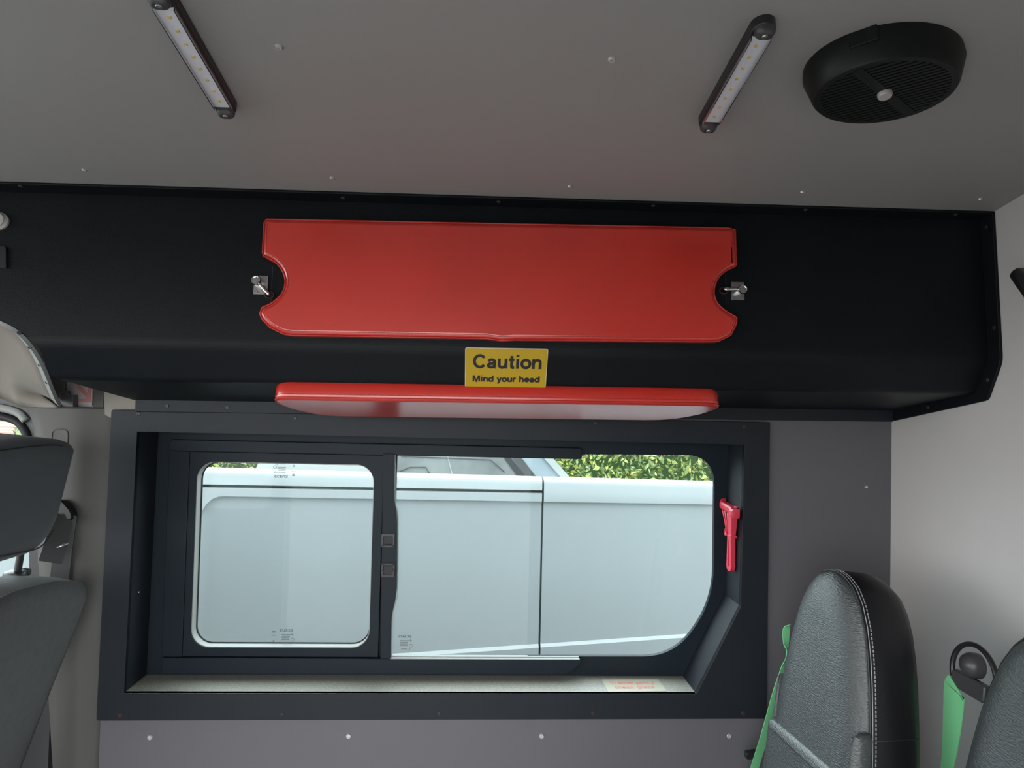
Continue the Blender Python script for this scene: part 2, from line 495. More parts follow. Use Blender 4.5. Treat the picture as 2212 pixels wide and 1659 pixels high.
def screw(fr, r, m, parent, name='screw', h=0.0015, slot=True):
    bm = bmesh.new()
    lathe(bm, fr, [(r, -0.0005), (r, h * 0.4), (r * 0.8, h), (r * 0.42, h), (r * 0.36, h * 0.3), (0, h * 0.3)], 12)
    return obj(name, bm, m, parent, smooth=35)

XF = Fr((0, 0, 0), (1, 0, 0), (0, 0, 1))            # a wall seen from inside: u right, v up, n towards the viewer (-Y)
XR = 0.979                                          # the partition on the right
SL = 0.010                                          # the overhead moulding rises very slightly to the right

# ================================================================== the room
KC = 0.18
CE = Fr((0, -0.317, 1.797), (1, 0, 0.0105), (0, -1, KC))   # ceiling: b runs from the moulding towards the viewer, n points down
bm = bmesh.new()
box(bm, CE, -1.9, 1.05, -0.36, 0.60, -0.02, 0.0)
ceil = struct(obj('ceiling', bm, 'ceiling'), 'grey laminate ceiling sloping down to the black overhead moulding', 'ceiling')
RID = CE.p(0, 0.60)
C2 = Fr(RID, (1, 0, 0.0105), (0, -1, -KC))
bm = bmesh.new(); box(bm, C2, -1.9, 1.05, 0.0, 1.0, -0.02, 0.0)
obj('ceiling_far_half', bm, 'ceiling', ceil)
for x, y in ((602, 100), (1321, 127), (182, 367), (717, 384), (1231, 402), (1733, 414), (2117, 429)):
    a, b = CE.px(x, y)
    screw(CE.at(a, b), 0.0050 if y < 200 else 0.0040, 'bright', ceil, h=0.003)

bm = bmesh.new(); box(bm, Fr((0, 0, 0), (1, 0, 0), (0, 1, 0)), -2.05, 1.05, -1.85, 0.13, -0.03, 0.0)
struct(obj('floor', bm, 'floor'), 'grey vinyl floor of the vehicle', 'floor')

# opening of the window recess, on the face of the surround
YS = -0.012
OPEN = [(-0.744, 0.770), (0.519, 0.770), (0.619, 0.968), (0.622, 1.337), (-0.738, 1.337)]
bm = bmesh.new()
solid(bm, XF, [(-0.797, 0.0), (XR + 0.03, 0.0), (XR + 0.03, 1.80), (-0.797, 1.80)], -0.02, 0.0, [[(a + da, b + db) for (a, b), (da, db) in zip(OPEN, ((-.01, -.01), (.01, -.01), (.01, 0), (.01, .01), (-.01, .01)))]])
wall_w = struct(obj('wall_window', bm, 'lower'), 'blue grey laminate panel around and below the side window', 'wall')
for x, y in ((324, 1593), (753, 1590), (1170, 1590), (1575, 1590), (1871, 1052)):
    p = pY(x, y, 0); screw(XF.at(p.x, p.z, 0), 0.0058 if y > 1200 else 0.004, 'bright', wall_w, h=0.0025)
# outer skin of the vehicle, round the window
bm = bmesh.new()
solid(bm, XF, [(-0.98, -0.25), (1.6, -0.25), (1.6, 1.85), (-0.98, 1.85)], -0.125, -0.115, [rrect(-0.74, 0.62, 0.77, 1.335, 0.05)])
struct(obj('wall_outer', bm, 'vanw'), 'white outer body side round the window', 'wall')
# partition
PR = Fr((XR, 0, 0), (0, -1, 0), (0, 0, 1))           # seen from inside: u towards the viewer; n points to -X
bm = bmesh.new(); box(bm, PR, -0.03, 1.85, 0.0, 2.05, -0.02, 0.0)
struct(obj('wall_right', bm, 'laminate'), 'pale grey laminate partition behind the passenger seats', 'wall')
# the other side: a wide sliding-door opening and windows let the daylight in
bm = bmesh.new()
solid(bm, Fr((0, -1.80, 0), (1, 0, 0), (0, 0, 1)), [(-0.95, 0), (1.05, 0), (1.05, 1.95), (-0.95, 1.95)], -0.03, 0.0, [rrect(-0.92, 0.30, 0.03, 1.60, 0.06)])
struct(obj('wall_doorside', bm, 'laminate'), 'grey door side wall with the sliding door open', 'wall')

# ================================================================== black overhead moulding
def PRO(X, key):
    y, z = dict(F=(-0.317, 1.797), T=(-0.284, 1.7905), B=(-0.307, 1.514), C=(-0.272, 1.4515), D=(-0.014, 1.416), E=(-0.014, 1.388))[key]
    return V((X, y, z + SL * X))
mould = thing('overhead_moulding', 'long black grained moulding boxed out above the side window', 'moulding', (0, -0.15, 1.42))
SF = Fr(PRO(0, 'B'), (1, 0, SL), PRO(0, 'T') - PRO(0, 'B'))
XE = XR - 0.004
xb, xc = -0.790, -0.745
cut = [SF.px(x, y) for x, y in ((62, 728), (40, 711), (0, 690), (-60, 672))]
def corner(P0, P1, P2, r, n=5):
    a_ = (P0 - P1).normalized() * r + P1; b_ = (P2 - P1).normalized() * r + P1
    return [a_ * (1 - t) ** 2 + P1 * 2 * t * (1 - t) + b_ * t * t for t in [i / n for i in range(n + 1)]]
def prof(X, Xc):
    T, B, C, D = PRO(X, 'T'), PRO(X, 'B'), PRO(X, 'C'), PRO(X, 'D')
    pts = corner(T, B, C, 0.012) + corner(B, C, D, 0.010) + [D]
    n = len(pts)
    return [p + V(((Xc - X) * i / (n - 1), 0, 0)) if Xc != X else p for i, p in enumerate(pts)]
pr, pl = prof(XE, XE), prof(xb, xc)
bm = bmesh.new()
loft(bm, [pr, pl], closed=False, caps=False)
bm.faces.new([bm.verts.new(p) for p in [pr[0], PRO(XE, 'T'), PRO(-1.30, 'T'), SF.p(-1.30, cut[-1][1] + 0.002)] + [SF.p(a, b) for a, b in cut[::-1]] + [pl[0]]])
bmesh.ops.remove_doubles(bm, verts=bm.verts, dist=1e-5)
body = obj('moulding_body', bm, 'abs', mould)
sd = body.modifiers.new('solid', 'SOLIDIFY'); sd.thickness = 0.004; sd.offset = 0
# flange on the ceiling
bm = bmesh.new(); box(bm, CE, -1.3, XR - 0.001, -0.036, 0.0, 0.0, 0.005)
fl = obj('ceiling_flange', bm, 'abs', mould, bevel=0.002)
for x, y in ((44, 402), (741, 428), (1077, 436), (1411, 444), (1743, 450), (2067, 461)):
    a, b = CE.px(x, y, 0.005); screw(CE.at(a, min(b, -0.008), 0.005), 0.0042, 'copper' if x in (1077, 1411, 2067) else 'dsteel', fl)
# flange on the partition
out = [PRO(XR, 'F') + V((0, 0, 0.001))] + [pX(x, y, XR) for x, y in ((2168, 780), (2138, 865))] + [PRO(XR, 'E') + V((0, 0, 0.002))]
inn = [PRO(XR, 'D') + V((0, 0, 0.012)), PRO(XR, 'C') + V((0, 0.004, 0.004)), PRO(XR, 'B') + V((0, 0.004, 0)), PRO(XR, 'T') + V((0, 0.004, 0))]
bm = bmesh.new(); solid(bm, PR, round_poly([PR.uv(p) for p in out + inn], [0.004, 0.012, 0.008, 0, 0, 0, 0, 0], 3), 0.0, 0.006)
ef = obj('partition_flange', bm, 'abs', mould, bevel=0.002)
for x, y in ((2137, 491), (2154, 708), (2140, 821), (2010, 880)):
    p = pX(x, y, XR); a, b = PR.uv(p); screw(PR.at(a, b, 0.006), 0.004, 'copper', ef)
# flange on the window wall
bm = bmesh.new()
solid(bm, XF, [(-0.742, 1.388 - .0074), (XR - 0.006, 1.388 + .0098), (XR - 0.006, 1.424 + .0098), (-0.742, 1.424 - .0074)], 0.0125, 0.018)
wf = obj('wall_flange', bm, 'absw', mould, bevel=0.002)
for x, y in ((361, 877), (491, 880)):
    p = pY(x, y, -0.018); screw(XF.at(p.x, p.z, 0.018), 0.0045, 'dsteel', wf)

# ================================================================== red pads
def notch_arc(pts, n=10):
    return [(p.x, p.y) for p in spline([(a, b, 0) for a, b in pts], n)]
H = 0.026
up = thing('head_pad', 'red vinyl crash pad with notched ends on the front of the black moulding', 'pad', SF.p(0.0, 0.13, 0.0), 'red head crash pads')
L_ = [SF.px(x, y, H) for x, y in ((574, 472), (1576, 491), (1590, 495), (1592, 572))]
nR = [SF.px(x, y, H) for x, y in ((1592, 574), (1572, 583), (1553, 600), (1544, 625), (1549, 650), (1566, 668), (1593, 685))]
bR = [SF.px(x, y, H) for x, y in ((1593, 698), (1580, 724), (1553, 737), (1530, 738))]
bB = [SF.px(x, y, H) for x, y in ((1110, 734), (1084, 736), (1050, 731), (630, 724))]
bL = [SF.px(x, y, H) for x, y in ((610, 721), (582, 707), (564, 688), (560, 676))]
nL = [SF.px(x, y, H) for x, y in ((565, 663), (588, 652), (607, 634), (615, 610), (610, 587), (595, 567), (568, 552))]
tL = [SF.px(x, y, H) for x, y in ((566, 545), (569, 480))]
out = L_ + notch_arc(nR, 6) + bR + bB + bL + notch_arc(nL, 6) + tL
out = thin(out, 0.004)
if area2(out) < 0: out = out[::-1]
bm = bmesh.new()
cushion(bm, SF, out, [(0.002, 0.001), (0.0, 0.004), (0.0, 0.019), (0.002, 0.0235), (0.0045, 0.0258), (0.007, 0.0268), (0.009, 0.0270)])
obj('cushion', bm, 'red', up, smooth=True)
bm = bmesh.new(); tube(bm, [SF.p(a, b, 0.0232) for a, b in inset(out, 0.0005)], 0.0016, 6, closed=True)
obj('piping', bm, 'redpipe', up, smooth=True)
bm = bmesh.new(); stitches(bm, [SF.p(a, b, 0.0269) for a, b in inset(out, 0.0068)], SF.n, 0.0055, 0.004, 0.0009)
obj('stitching', bm, 'redthread', up)
bm = bmesh.new(); a, b = SF.px(1086, 733, H)
tube(bm, [SF.p(a, b + 0.004, 0.026), SF.p(a + .0004, b - 0.0012, 0.020), SF.p(a, b - 0.0015, 0.006)], 0.0008, 6)
obj('join_seam', bm, 'redthread', up, smooth=True)

# lower pad, fixed under the moulding
LF = Fr(PRO(0, 'C') + V((0, -0.006, 0)), (-1, 0, -SL), PRO(0, 'D') - PRO(0, 'C'))     # n points down
if LF.n.z > 0: LF = Fr(LF.o, -LF.u, LF.v)
LF = Fr(LF.o + V((0, 0, -0.003)), LF.u, LF.v + LF.n * 0.075)
lp = thing('head_pad', 'red vinyl crash pad under the moulding, above the window, shining pink below', 'pad', LF.p(0, 0.08, 0), 'red head crash pads')
x0 = pY(586, 862, -0.278).x; x1 = pY(1561, 880, -0.278).x
s = 1 if LF.u.x > 0 else -1
oo = round_poly([(s * x0, 0.0), (s * x1, 0.0), (s * x1, 0.075), (s * (x1 - 0.06), 0.165), (s * (x0 + 0.055), 0.165), (s * x0, 0.075)], [0.035, 0.035, 0.045, 0.06, 0.06, 0.045], 6)
if area2(oo) < 0: oo = oo[::-1]
bm = bmesh.new()
cushion(bm, LF, oo, [(0.010, -0.012), (0.0, 0.002), (0.0, 0.020), (0.0015, 0.0255), (0.0045, 0.0280), (0.007, 0.0290), (0.009, 0.0292)])
obj('cushion', bm, 'red', lp, smooth=True)
bm = bmesh.new(); tube(bm, [LF.p(a, b, 0.0252) for a, b in inset(oo, 0.0008)], 0.0015, 6, closed=True)
obj('piping', bm, 'redpipe', lp, smooth=True)
bm = bmesh.new(); stitches(bm, [LF.p(a, b, 0.0185) for a, b in inset(oo, -0.0002)], V((0, 0, 1)), 0.005, 0.0034, 0.0011)
obj('stitching', bm, 'redthread', lp)

# ================================================================== latches beside the upper pad
def latch(c, armdir, kx, label):
    """c: pixel of the plate centre; armdir: angle of the lever; kx: where the knob sits on the plate"""
    a, b = SF.px(*c, 0.003); f = SF.at(a, b)
    t = thing('locker_latch', label, 'latch', f.p(0, 0, 0), 'steel latches beside the upper red pad')
    bm = bmesh.new(); solid(bm, f, rrect(-0.0125, 0.0125, -0.0172, 0.0172, 0.0012, 3), 0.002, 0.005)
    pl = obj('mounting_plate', bm, 'steel', t, bevel=0.0006)
    for sx in (-1, 1):
        for sy in (-1, 1): screw(f.at(sx * 0.0075, sy * 0.0125, 0.005), 0.0030, 'steel', pl, h=0.0012)
    k = f.at(kx[0], kx[1], 0.005)
    bm = bmesh.new(); lathe(bm, k, [(0.0088, 0.0), (0.0088, 0.012), (0.0078, 0.0155), (0.0068, 0.0155), (0.0064, 0.0135), (0, 0.0140)], 24)
    obj('pivot_post', bm, 'chrome', t, smooth=35)
    d = V((math.cos(armdir), math.sin(armdir)))
    pts = [k.p(d.x * r, d.y * r, h) for r, h in ((0.006, 0.010), (0.013, 0.0125), (0.022, 0.011), (0.031, 0.0105), (0.036, 0.010))]
    bm = bmesh.new(); tube(bm, pts, 0.003, 10, rads=[0.0044, 0.0030, 0.0034, 0.0046, 0.0022])
    obj('lever', bm, 'chrome', t, smooth=True)
    kp = f.at(kx[0] + d.x * 0.031, kx[1] + d.y * 0.031)
    loop = [kp.p(0.008 * math.cos(q) * 1.0, 0.006 * math.sin(q), 0.0045) for q in [2 * math.pi * i / 16 for i in range(16)]]
    bm = bmesh.new(); tube(bm, loop, 0.0016, 6, closed=True)
    obj('keeper_ring', bm, 'copper', t, smooth=True)
latch((564, 616), math.radians(-48), (-0.0045, 0.005), 'steel latch left of the upper red pad, its lever hanging down at a slant')
latch((1593, 629), math.radians(180), (0.004, 0.000), 'steel latch right of the upper red pad, its lever level')
# access panel joints behind the notches
for nm, x in (('access_panel_joint', 589), ('access_panel_joint', 1567)):
    a, b = SF.px(x, 575, 0.003); a2, b2 = SF.px(x, 655, 0.003)
    bm = bmesh.new(); box(bm, SF, a - 0.0007, a + 0.0007, b2, b, 0.0018, 0.0024); obj(nm, bm, 'drub', mould)

# ================================================================== caution sign
CF = Fr(PRO(0, 'C'), (1, 0, SL), PRO(0, 'B') - PRO(0, 'C'))
q = [CF.px(x, y, 0.004) for x, y in ((1003, 836), (1180, 839), (1183, 755), (1006, 749))]
ca = sum(p[0] for p in q) / 4; cb = sum(p[1] for p in q) / 4; sw = (q[1][0] - q[0][0] + q[2][0] - q[3][0]) / 2; sh = (q[2][1] - q[1][1] + q[3][1] - q[0][1]) / 2
sgf = CF.at(ca, cb, 0.0)
sg = thing('caution_sign', 'yellow caution sign with black lettering between the two red pads', 'sign', sgf.p(0, 0, 0))
bm = bmesh.new(); solid(bm, sgf, rrect(-sw / 2, sw / 2, -sh / 2, sh / 2, 0.004), 0.0028, 0.0040); obj('sign_edge', bm, 'cream', sg)
bm = bmesh.new(); solid(bm, sgf, rrect(-sw / 2 + .0016, sw / 2 - .0016, -sh / 2 + .0016, sh / 2 - .0016, 0.003), 0.0040, 0.0043); obj('sign_face', bm, 'yellow', sg)
text('lettering', 'Caution', sgf.at(0.002, sh * 0.165, 0.0043), sw * 0.835, sh * 0.36, 'ink', sg, bold=0.15)
text('lettering', 'Mind your head', sgf.at(0.001, -sh * 0.29, 0.0043), sw * 0.825, sh * 0.215, 'ink', sg, bold=0.18)

# ================================================================== window surround with its recess
bm = bmesh.new()
solid(bm, XF, round_poly([(-0.800, 0.711), (0.683, 0.714), (0.682, 1.390), (-0.795, 1.384)], 0.004, 2), 0.0, 0.012, [OPEN])
sur = struct(obj('trim_1', bm, 'absw', bevel=0.0015), 'wide black surround framing the side window', 'trim')
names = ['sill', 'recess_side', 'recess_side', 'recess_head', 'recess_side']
for i in range(5):
    a, b = OPEN[i], OPEN[(i + 1) % 5]
    e = V((b[0] - a[0], b[1] - a[1])).normalized(); o2 = V((e.y, -e.x)) * 0.004
    bm = bmesh.new()
    quad = [V((a[0], YS + 0.0005, a[1])), V((b[0], YS + 0.0005, b[1])), V((b[0], 0.098, b[1])), V((a[0], 0.098, a[1]))]
    off = V((o2.x, 0, o2.y))
    loft(bm, [quad, [p + off for p in quad]])
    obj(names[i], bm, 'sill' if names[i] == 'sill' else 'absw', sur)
for x, y, m_ in ((299, 894, 'dsteel'), (638, 903, 'dsteel'), (1286, 914, 'dsteel'), (1607, 921, 'dsteel'), (260, 1546, 'copper'), (610, 1543, 'dsteel'), (948, 1541, 'dsteel'), (1280, 1540, 'copper'), (1605, 1541, 'copper')):
    p = pY(x, y, -0.012); screw(XF.at(p.x, p.z, 0.012), 0.0045, m_, sur)
p = pY(299, 1276, 0.04); screw(Fr((-0.7405, 0.03, p.z), (0, 1, 0), (0, 0, 1)), 0.003, 'steel', sur)

# ================================================================== the window itself
YW = 0.090
win = bpy.data.objects.new('window_1', None); COL.objects.link(win); win.matrix_basis = Matrix.Translation(V((-0.06, YW, 0.77)))
struct(win, 'black framed sliding side window with a clipped lower corner', 'window')
def w2(x, y, Y=YW):
    p = pY(x, y, Y); return (p.x, p.z)
# fixed black border plate with the right pane opening and the opening behind the sash
fixed = round_poly([w2(845, 1418), w2(1455, 1418), w2(1541, 1300), w2(1544, 983), w2(858, 979)], [0.003, 0.075, 0.09, 0.075, 0.003], 8)
lefto = [(-0.69, 0.80), (-0.215, 0.80), (-0.215, 1.30), (-0.69, 1.30)]
bm = bmesh.new()
solid(bm, XF, [(-0.76, 0.755), (0.535, 0.755), (0.64, 0.960), (0.64, 1.35), (-0.755, 1.35)], -YW - 0.012, -YW, [fixed, lefto])
obj('border', bm, 'frame', win, bevel=0.001)
# rubber edge visible along the bottom and left of the fixed pane
e1 = w2(845, 1420); e2 = w2(1250, 1420)
bm = bmesh.new(); box(bm, Fr((0, 0, 0), (1, 0, 0), (0, 0, 1)), e1[0], e2[0], e1[1] - 0.004, e1[1] + 0.0035, -YW - 0.010, -YW + 0.006)
obj('lower_glazing_seal', bm, 'rubber', win, bevel=0.001)
bm = bmesh.new(); solid(bm, XF, [(-0.200, 0.79), (0.54, 0.79), (0.62, 0.96), (0.62, 1.32), (-0.200, 1.32)], -YW - 0.010, -YW - 0.006)
gp = obj('fixed_pane', bm, 'glass', win)
# top and bottom tracks
t0, t1 = w2(367, 952, YW - 0.014), w2(1258, 972, YW - 0.014)
bm = bmesh.new(); solid(bm, XF, rrect(t0[0], t1[0], t0[1] - 0.024, t0[1] + 0.003, 0.008, 4), -YW, -YW + 0.016)
obj('top_track', bm, 'frame', win, bevel=0.002)
b0, b1 = w2(350, 1424, YW - 0.022), w2(1255, 1456, YW - 0.022)
bt = w2(900, 1424, YW - 0.022)[1]; bb = w2(900, 1456, YW - 0.022)[1]
bm = bmesh.new(); solid(bm, XF, round_poly([(b0[0], bb), (b1[0] - 0.03, bb), (b1[0], bt - 0.006), (b1[0] - 0.003, bt), (b0[0], bt)], [0.001, 0.03, 0.003, 0.002, 0.001], 4), -YW, -YW + 0.022)
tr = obj('bottom_track', bm, 'frame', win, bevel=0.0015)
bm = bmesh.new(); box(bm, XF, e1[0], b1[0] - 0.004, bt - 0.0002, bt + 0.0012, -YW + 0.002, -YW + 0.0085); obj('track_lip', bm, 'rubber', tr)
bm = bmesh.new(); box(bm, XF, e1[0], b1[0] - 0.004, bt - 0.0002, bt + 0.0012, -YW + 0.0125, -YW + 0.0215); obj('track_lip', bm, 'rubber', tr)
# jamb on the left
j0, j1 = w2(358, 1200, YW - 0.01), w2(402, 1200, YW - 0.01)
bm = bmesh.new(); box(bm, XF, j0[0], j1[0], bt - 0.002, t0[1] - 0.024, -YW, -YW + 0.012); obj('jamb', bm, 'frame', win, bevel=0.0012)
# sliding sash
YH = YW - 0.012
sash = thing('sash', '', None, (-0.44, YH, 0.82)); del sash['label']; sash.parent = None
adopt(sash, win)
sash.matrix_basis = Matrix.Translation(V((-0.44, YH, 0.82))); sash.matrix_parent_inverse = world(win).inverted()
sl, sr = w2(402, 1200, YH)[0], w2(812, 1200, YH)[0]
st_, sb_ = t0[1] - 0.0245, bt + 0.0005
so = rrect(w2(418, 1200, YH)[0], w2(803, 1200, YH)[0], w2(600, 1400, YH)[1], w2(600, 1000, YH)[1], 0.042, 8)
bm = bmesh.new(); solid(bm, XF, [(sl, sb_), (sr + 0.012, sb_), (sr + 0.012, st_), (sl, st_)], -YH - 0.030, -YH, [so])
obj('sash_frame', bm, 'frame', sash, bevel=0.001)
bm = bmesh.new(); solid(bm, XF, inset(so, -0.0003), -YH - 0.029, -YH - 0.003, [inset(so, 0.0016)])
obj('glazing_seal', bm, 'rubber', sash)
bm = bmesh.new(); solid(bm, XF, inset(so, 0.0014), -YH - 0.0285, -YH - 0.0265, [inset(so, 0.0045)])
obj('glass_edge', bm, 'drub', sash)
bm = bmesh.new(); solid(bm, XF, inset(so, -0.004), -YH - 0.027, -YH - 0.0235)
sp = obj('sash_pane', bm, 'glass', sash)
# meeting stile with its swollen grip and two catches
def w3(x, y): return w2(x, y, YH - 0.006)
stile = [w3(822, 1422), w3(843, 1422), w3(846, 1330), w3(853, 1300), w3(857, 1270), w3(858, 1130), w3(856, 1102), w3(852, 1080), w3(852, 980), w3(828, 980)]
bm = bmesh.new(); solid(bm, XF, round_poly(stile, [0, 0.001, 0.01, 0.01, 0.01, 0.01, 0.01, 0.01, 0.001, 0], 4), -YH - 0.010, -YH + 0.010)
obj('meeting_stile', bm, 'frame', sash, bevel=0.0015)
edge = [XF.p(a + 0.0012, b, -YH + 0.0075) for a, b in [w3(845, 1421), w3(847, 1330), w3(854, 1300), w3(858, 1270), w3(859, 1130), w3(857, 1102), w3(853, 1080), w3(853, 982)]]
bm = bmesh.new(); tube(bm, spline(edge, 5), 0.0011, 6); obj('stile_seal', bm, 'rubber', sash, smooth=True)
for cy0, cy1, sgn in ((1152, 1181, -1), (1215, 1245, 1)):
    a0, z1 = w3(825, cy0); a1, z0 = w3(853, cy1)
    cf = XF.at((a0 + a1) / 2, (z0 + z1) / 2, -YH + 0.010); hw, hh = (a1 - a0) / 2, (z1 - z0) / 2
    bm = bmesh.new(); solid(bm, cf, rrect(-hw, hw, -hh, hh, 0.002, 3), 0.0, 0.0035, [rrect(-hw * 0.72, hw * 0.72, -hh * 0.74, hh * 0.70, 0.005, 4)])
    c_ = obj('sash_catch', bm, 'plast', sash, bevel=0.0008)
    bm = bmesh.new(); solid(bm, cf, rrect(-hw * 0.70, hw * 0.70, -hh * 0.72, hh * 0.68, 0.005, 4), 0.0, 0.0008)
    obj('finger_recess', bm, 'drub', c_)
    bm = bmesh.new(); tube(bm, spline([cf.p(-hw * 0.9, sgn * hh * 0.80, 0.003), cf.p(0, sgn * hh * 0.62, 0.0048), cf.p(hw * 0.75, sgn * hh * 0.74, 0.0048), cf.p(hw * 0.96, sgn * hh * 0.95, 0.003)], 4), 0.0012, 6)
    obj('thumb_lip', bm, mat('glossy_black', (0.02, 0.02, 0.02), 0.12), c_, smooth=True)
# prints on the glass, read from outside
def glassprint(c, w, parent, depth, flipv=False, tall=True):
    a, b = w2(*c, Y=depth); f = XF.at(a, b, -depth)
    sgy = -1 if flipv else 1
    text('maker_print', 'ECEUS', f.at(0, sgy * 0.018, 0), w * 0.9, 0.0058, 'print', parent, mirror=not flipv, flipv=flipv)
    bm = bmesh.new()
    def ringp(cx, cz, r, t=0.0007):
        o = [(cx + r * math.cos(k * math.pi / 8), cz + r * math.sin(k * math.pi / 8)) for k in range(16)]
        solid(bm, f, o, 0.0, 0.0003, [inset(o, t)])
    mx = -1 if flipv else 1
    ringp(mx * w * 0.44, sgy * -0.004, 0.0042); ringp(mx * w * 0.30, sgy * -0.0125, 0.0032); ringp(mx * w * 0.42, sgy * 0.008, 0.0022, 0.0012)
    for i, (x0_, x1_, zz) in enumerate(((-.30, .28, .008), (-.28, .22, .004), (-.30, .22, 0.0), (-.30, .22, -.004), (-.22, .10, -.0118))):
        x = x0_ * w
        while x < x1_ * w:
            ln = 0.0010 + 0.0012 * random.random()
            box(bm, f, mx * x, mx * (x + ln), sgy * zz - 0.0008, sgy * zz + 0.0008, 0.0, 0.0003); x += ln + 0.0008
    if tall:
        for zz, hw_ in ((.0155, .0035), (.0115, .0035), (.0135, .0012), (.006, .005), (-.006, .0016), (-.009, .0016), (-.012, .0016)):
            box(bm, f, mx * -w * 0.85 - hw_ / 1, mx * -w * 0.85 + hw_, sgy * zz - 0.0006, sgy * zz + 0.0006, 0, 0.0003)
    obj('approval_print', bm, 'print', parent)
YG = YH + 0.0232
glassprint((618, 1378), 0.034, sp, YG)
glassprint((608, 1013), 0.034, sp, YG, flipv=True)
glassprint((874, 1391), 0.034, gp, YW + 0.0056, tall=False)

# ================================================================== emergency hammer on the right side of the recess
p0 = pX(1578, 1165, 0.612)
HF = Fr((0.6205, p0.y, p0.z), (0, -1, 0), (0, 0, 1))     # u to the viewer, v up, n to -X (off the recess side)
ham = thing('emergency_hammer', 'red plastic emergency hammer hanging on the right side of the window recess', 'hammer', HF.p(0, 0, 0))
def hz(y): return pX(1580, y, 0.60).z - p0.z
zt, zn, zc, ze = hz(1090), hz(1118), hz(1160), hz(1241)
bm = bmesh.new()
prof = [(0.0, 0.003), (0.0, 0.016), (0.004, 0.020), (0.014, 0.020), (0.018, 0.016), (0.018, 0.003)]
hd = [(-0.050, 0.80, 0.006), (-0.044, 1.0, 0.0), (0.020, 1.0, -0.004), (0.028, 1.15, -0.006), (0.040, 1.15, -0.006), (0.042, 1.0, -0.005)]
loft(bm, [[HF.p(a, zt - 0.0215 * k_ + z_ * k_ + o_, n_ * k_) for z_, n_ in prof] for a, k_, o_ in hd])
head = obj('hammer_head', bm, 'hammer', ham, bevel=0.001)
bm = bmesh.new(); solid(bm, Fr(HF.p(0, zt - 0.003, 0.010), -HF.n, HF.u), rrect(-0.004, 0.004, 0.030, 0.041, 0.002, 3), 0.0, 0.0035); obj('striker_cap', bm, 'hammer', head)
# tapering ribs from head to clip
bm = bmesh.new(); loft(bm, [[HF.p(a, zt - 0.022, n_) for a, n_ in ((0.010, 0.004), (0.033, 0.004), (0.033, 0.020), (0.010, 0.020))], [HF.p(a, zc, n_) for a, n_ in ((0.004, 0.005), (0.024, 0.005), (0.024, 0.016), (0.004, 0.016))]])
obj('front_cheek', bm, 'hammer', ham, bevel=0.0012)
for a0, a1 in ((-0.044, -0.012), (-0.026, -0.006), (-0.008, 0.000)):
    bm = bmesh.new(); tube(bm, [HF.p(a0, zt - 0.018, 0.013), HF.p((a0 + a1) / 2 - 0.002, (zt + zc) / 2, 0.013), HF.p(a1, zc, 0.012)], 0.0026, 8); obj('rib', bm, 'hammer', ham, smooth=True)
bm = bmesh.new(); box(bm, HF, -0.016, 0.026, zc - 0.005, zc + 0.001, 0.002, 0.018); cl_ = obj('clip', bm, 'hammer', ham, bevel=0.001)
bm = bmesh.new(); lathe(bm, Fr(HF.p(0.0, zc - 0.001, 0.016), HF.u, HF.v), [(0.004, 0), (0.004, 0.004), (0.0025, 0.006), (0, 0.006)], 12); obj('clip_stud', bm, 'hammer', cl_, smooth=True)
ringc = HF.at(-0.020, zc + 0.004, 0.012)
bm = bmesh.new(); tube(bm, [ringc.p(0.005 * math.cos(t), 0.005 * math.sin(t), 0) for t in [i * math.pi / 6 for i in range(12)]], 0.002, 6, closed=True); obj('seal_eye', bm, 'hammer', cl_, smooth=True)
bm = bmesh.new()
outl = round_poly([(-0.010, ze), (0.020, ze), (0.018, zc), (-0.006, zc)], [0.014, 0.014, 0.001, 0.001], 6)
hole = round_poly([(-0.002, ze + 0.010), (0.006, ze + 0.010), (0.006, zc - 0.010), (0.002, zc - 0.010)], 0.004, 4)
solid(bm, HF, outl, 0.004, 0.014, [hole]); obj('handle', bm, 'hammer', ham, bevel=0.0022, seg=3)

# ================================================================== label on the sill
q = [pZ(x, y, 0.771) for x, y in ((1310, 1494), (1440, 1493), (1424, 1467), (1300, 1467))]
LB = Fr(((q[0] + q[2]) / 2).x and (q[0] + q[1] + q[2] + q[3]) / 4, q[1] - q[0], (q[2] + q[3]) / 2 - (q[0] + q[1]) / 2)
LB.o.z = 0.770
lw = (q[1] - q[0]).length * 0.98; lh = ((q[2] + q[3]) / 2 - (q[0] + q[1]) / 2).length
lb = thing('emergency_label', 'small cream label with faded red lettering on the window sill', 'label', LB.o)
bm = bmesh.new(); solid(bm, LB, rrect(-lw / 2, lw / 2, -lh / 2, lh / 2, 0.003, 3), 0.0002, 0.0010); obj('label_plate', bm, 'label', lb)
text('lettering', 'In emergency', LB.at(0.0, lh * 0.17, 0.001), lw * 0.76, lh * 0.34, 'redink', lb)
text('lettering', 'break glass', LB.at(0.0, -lh * 0.20, 0.001), lw * 0.68, lh * 0.30, 'redink', lb)

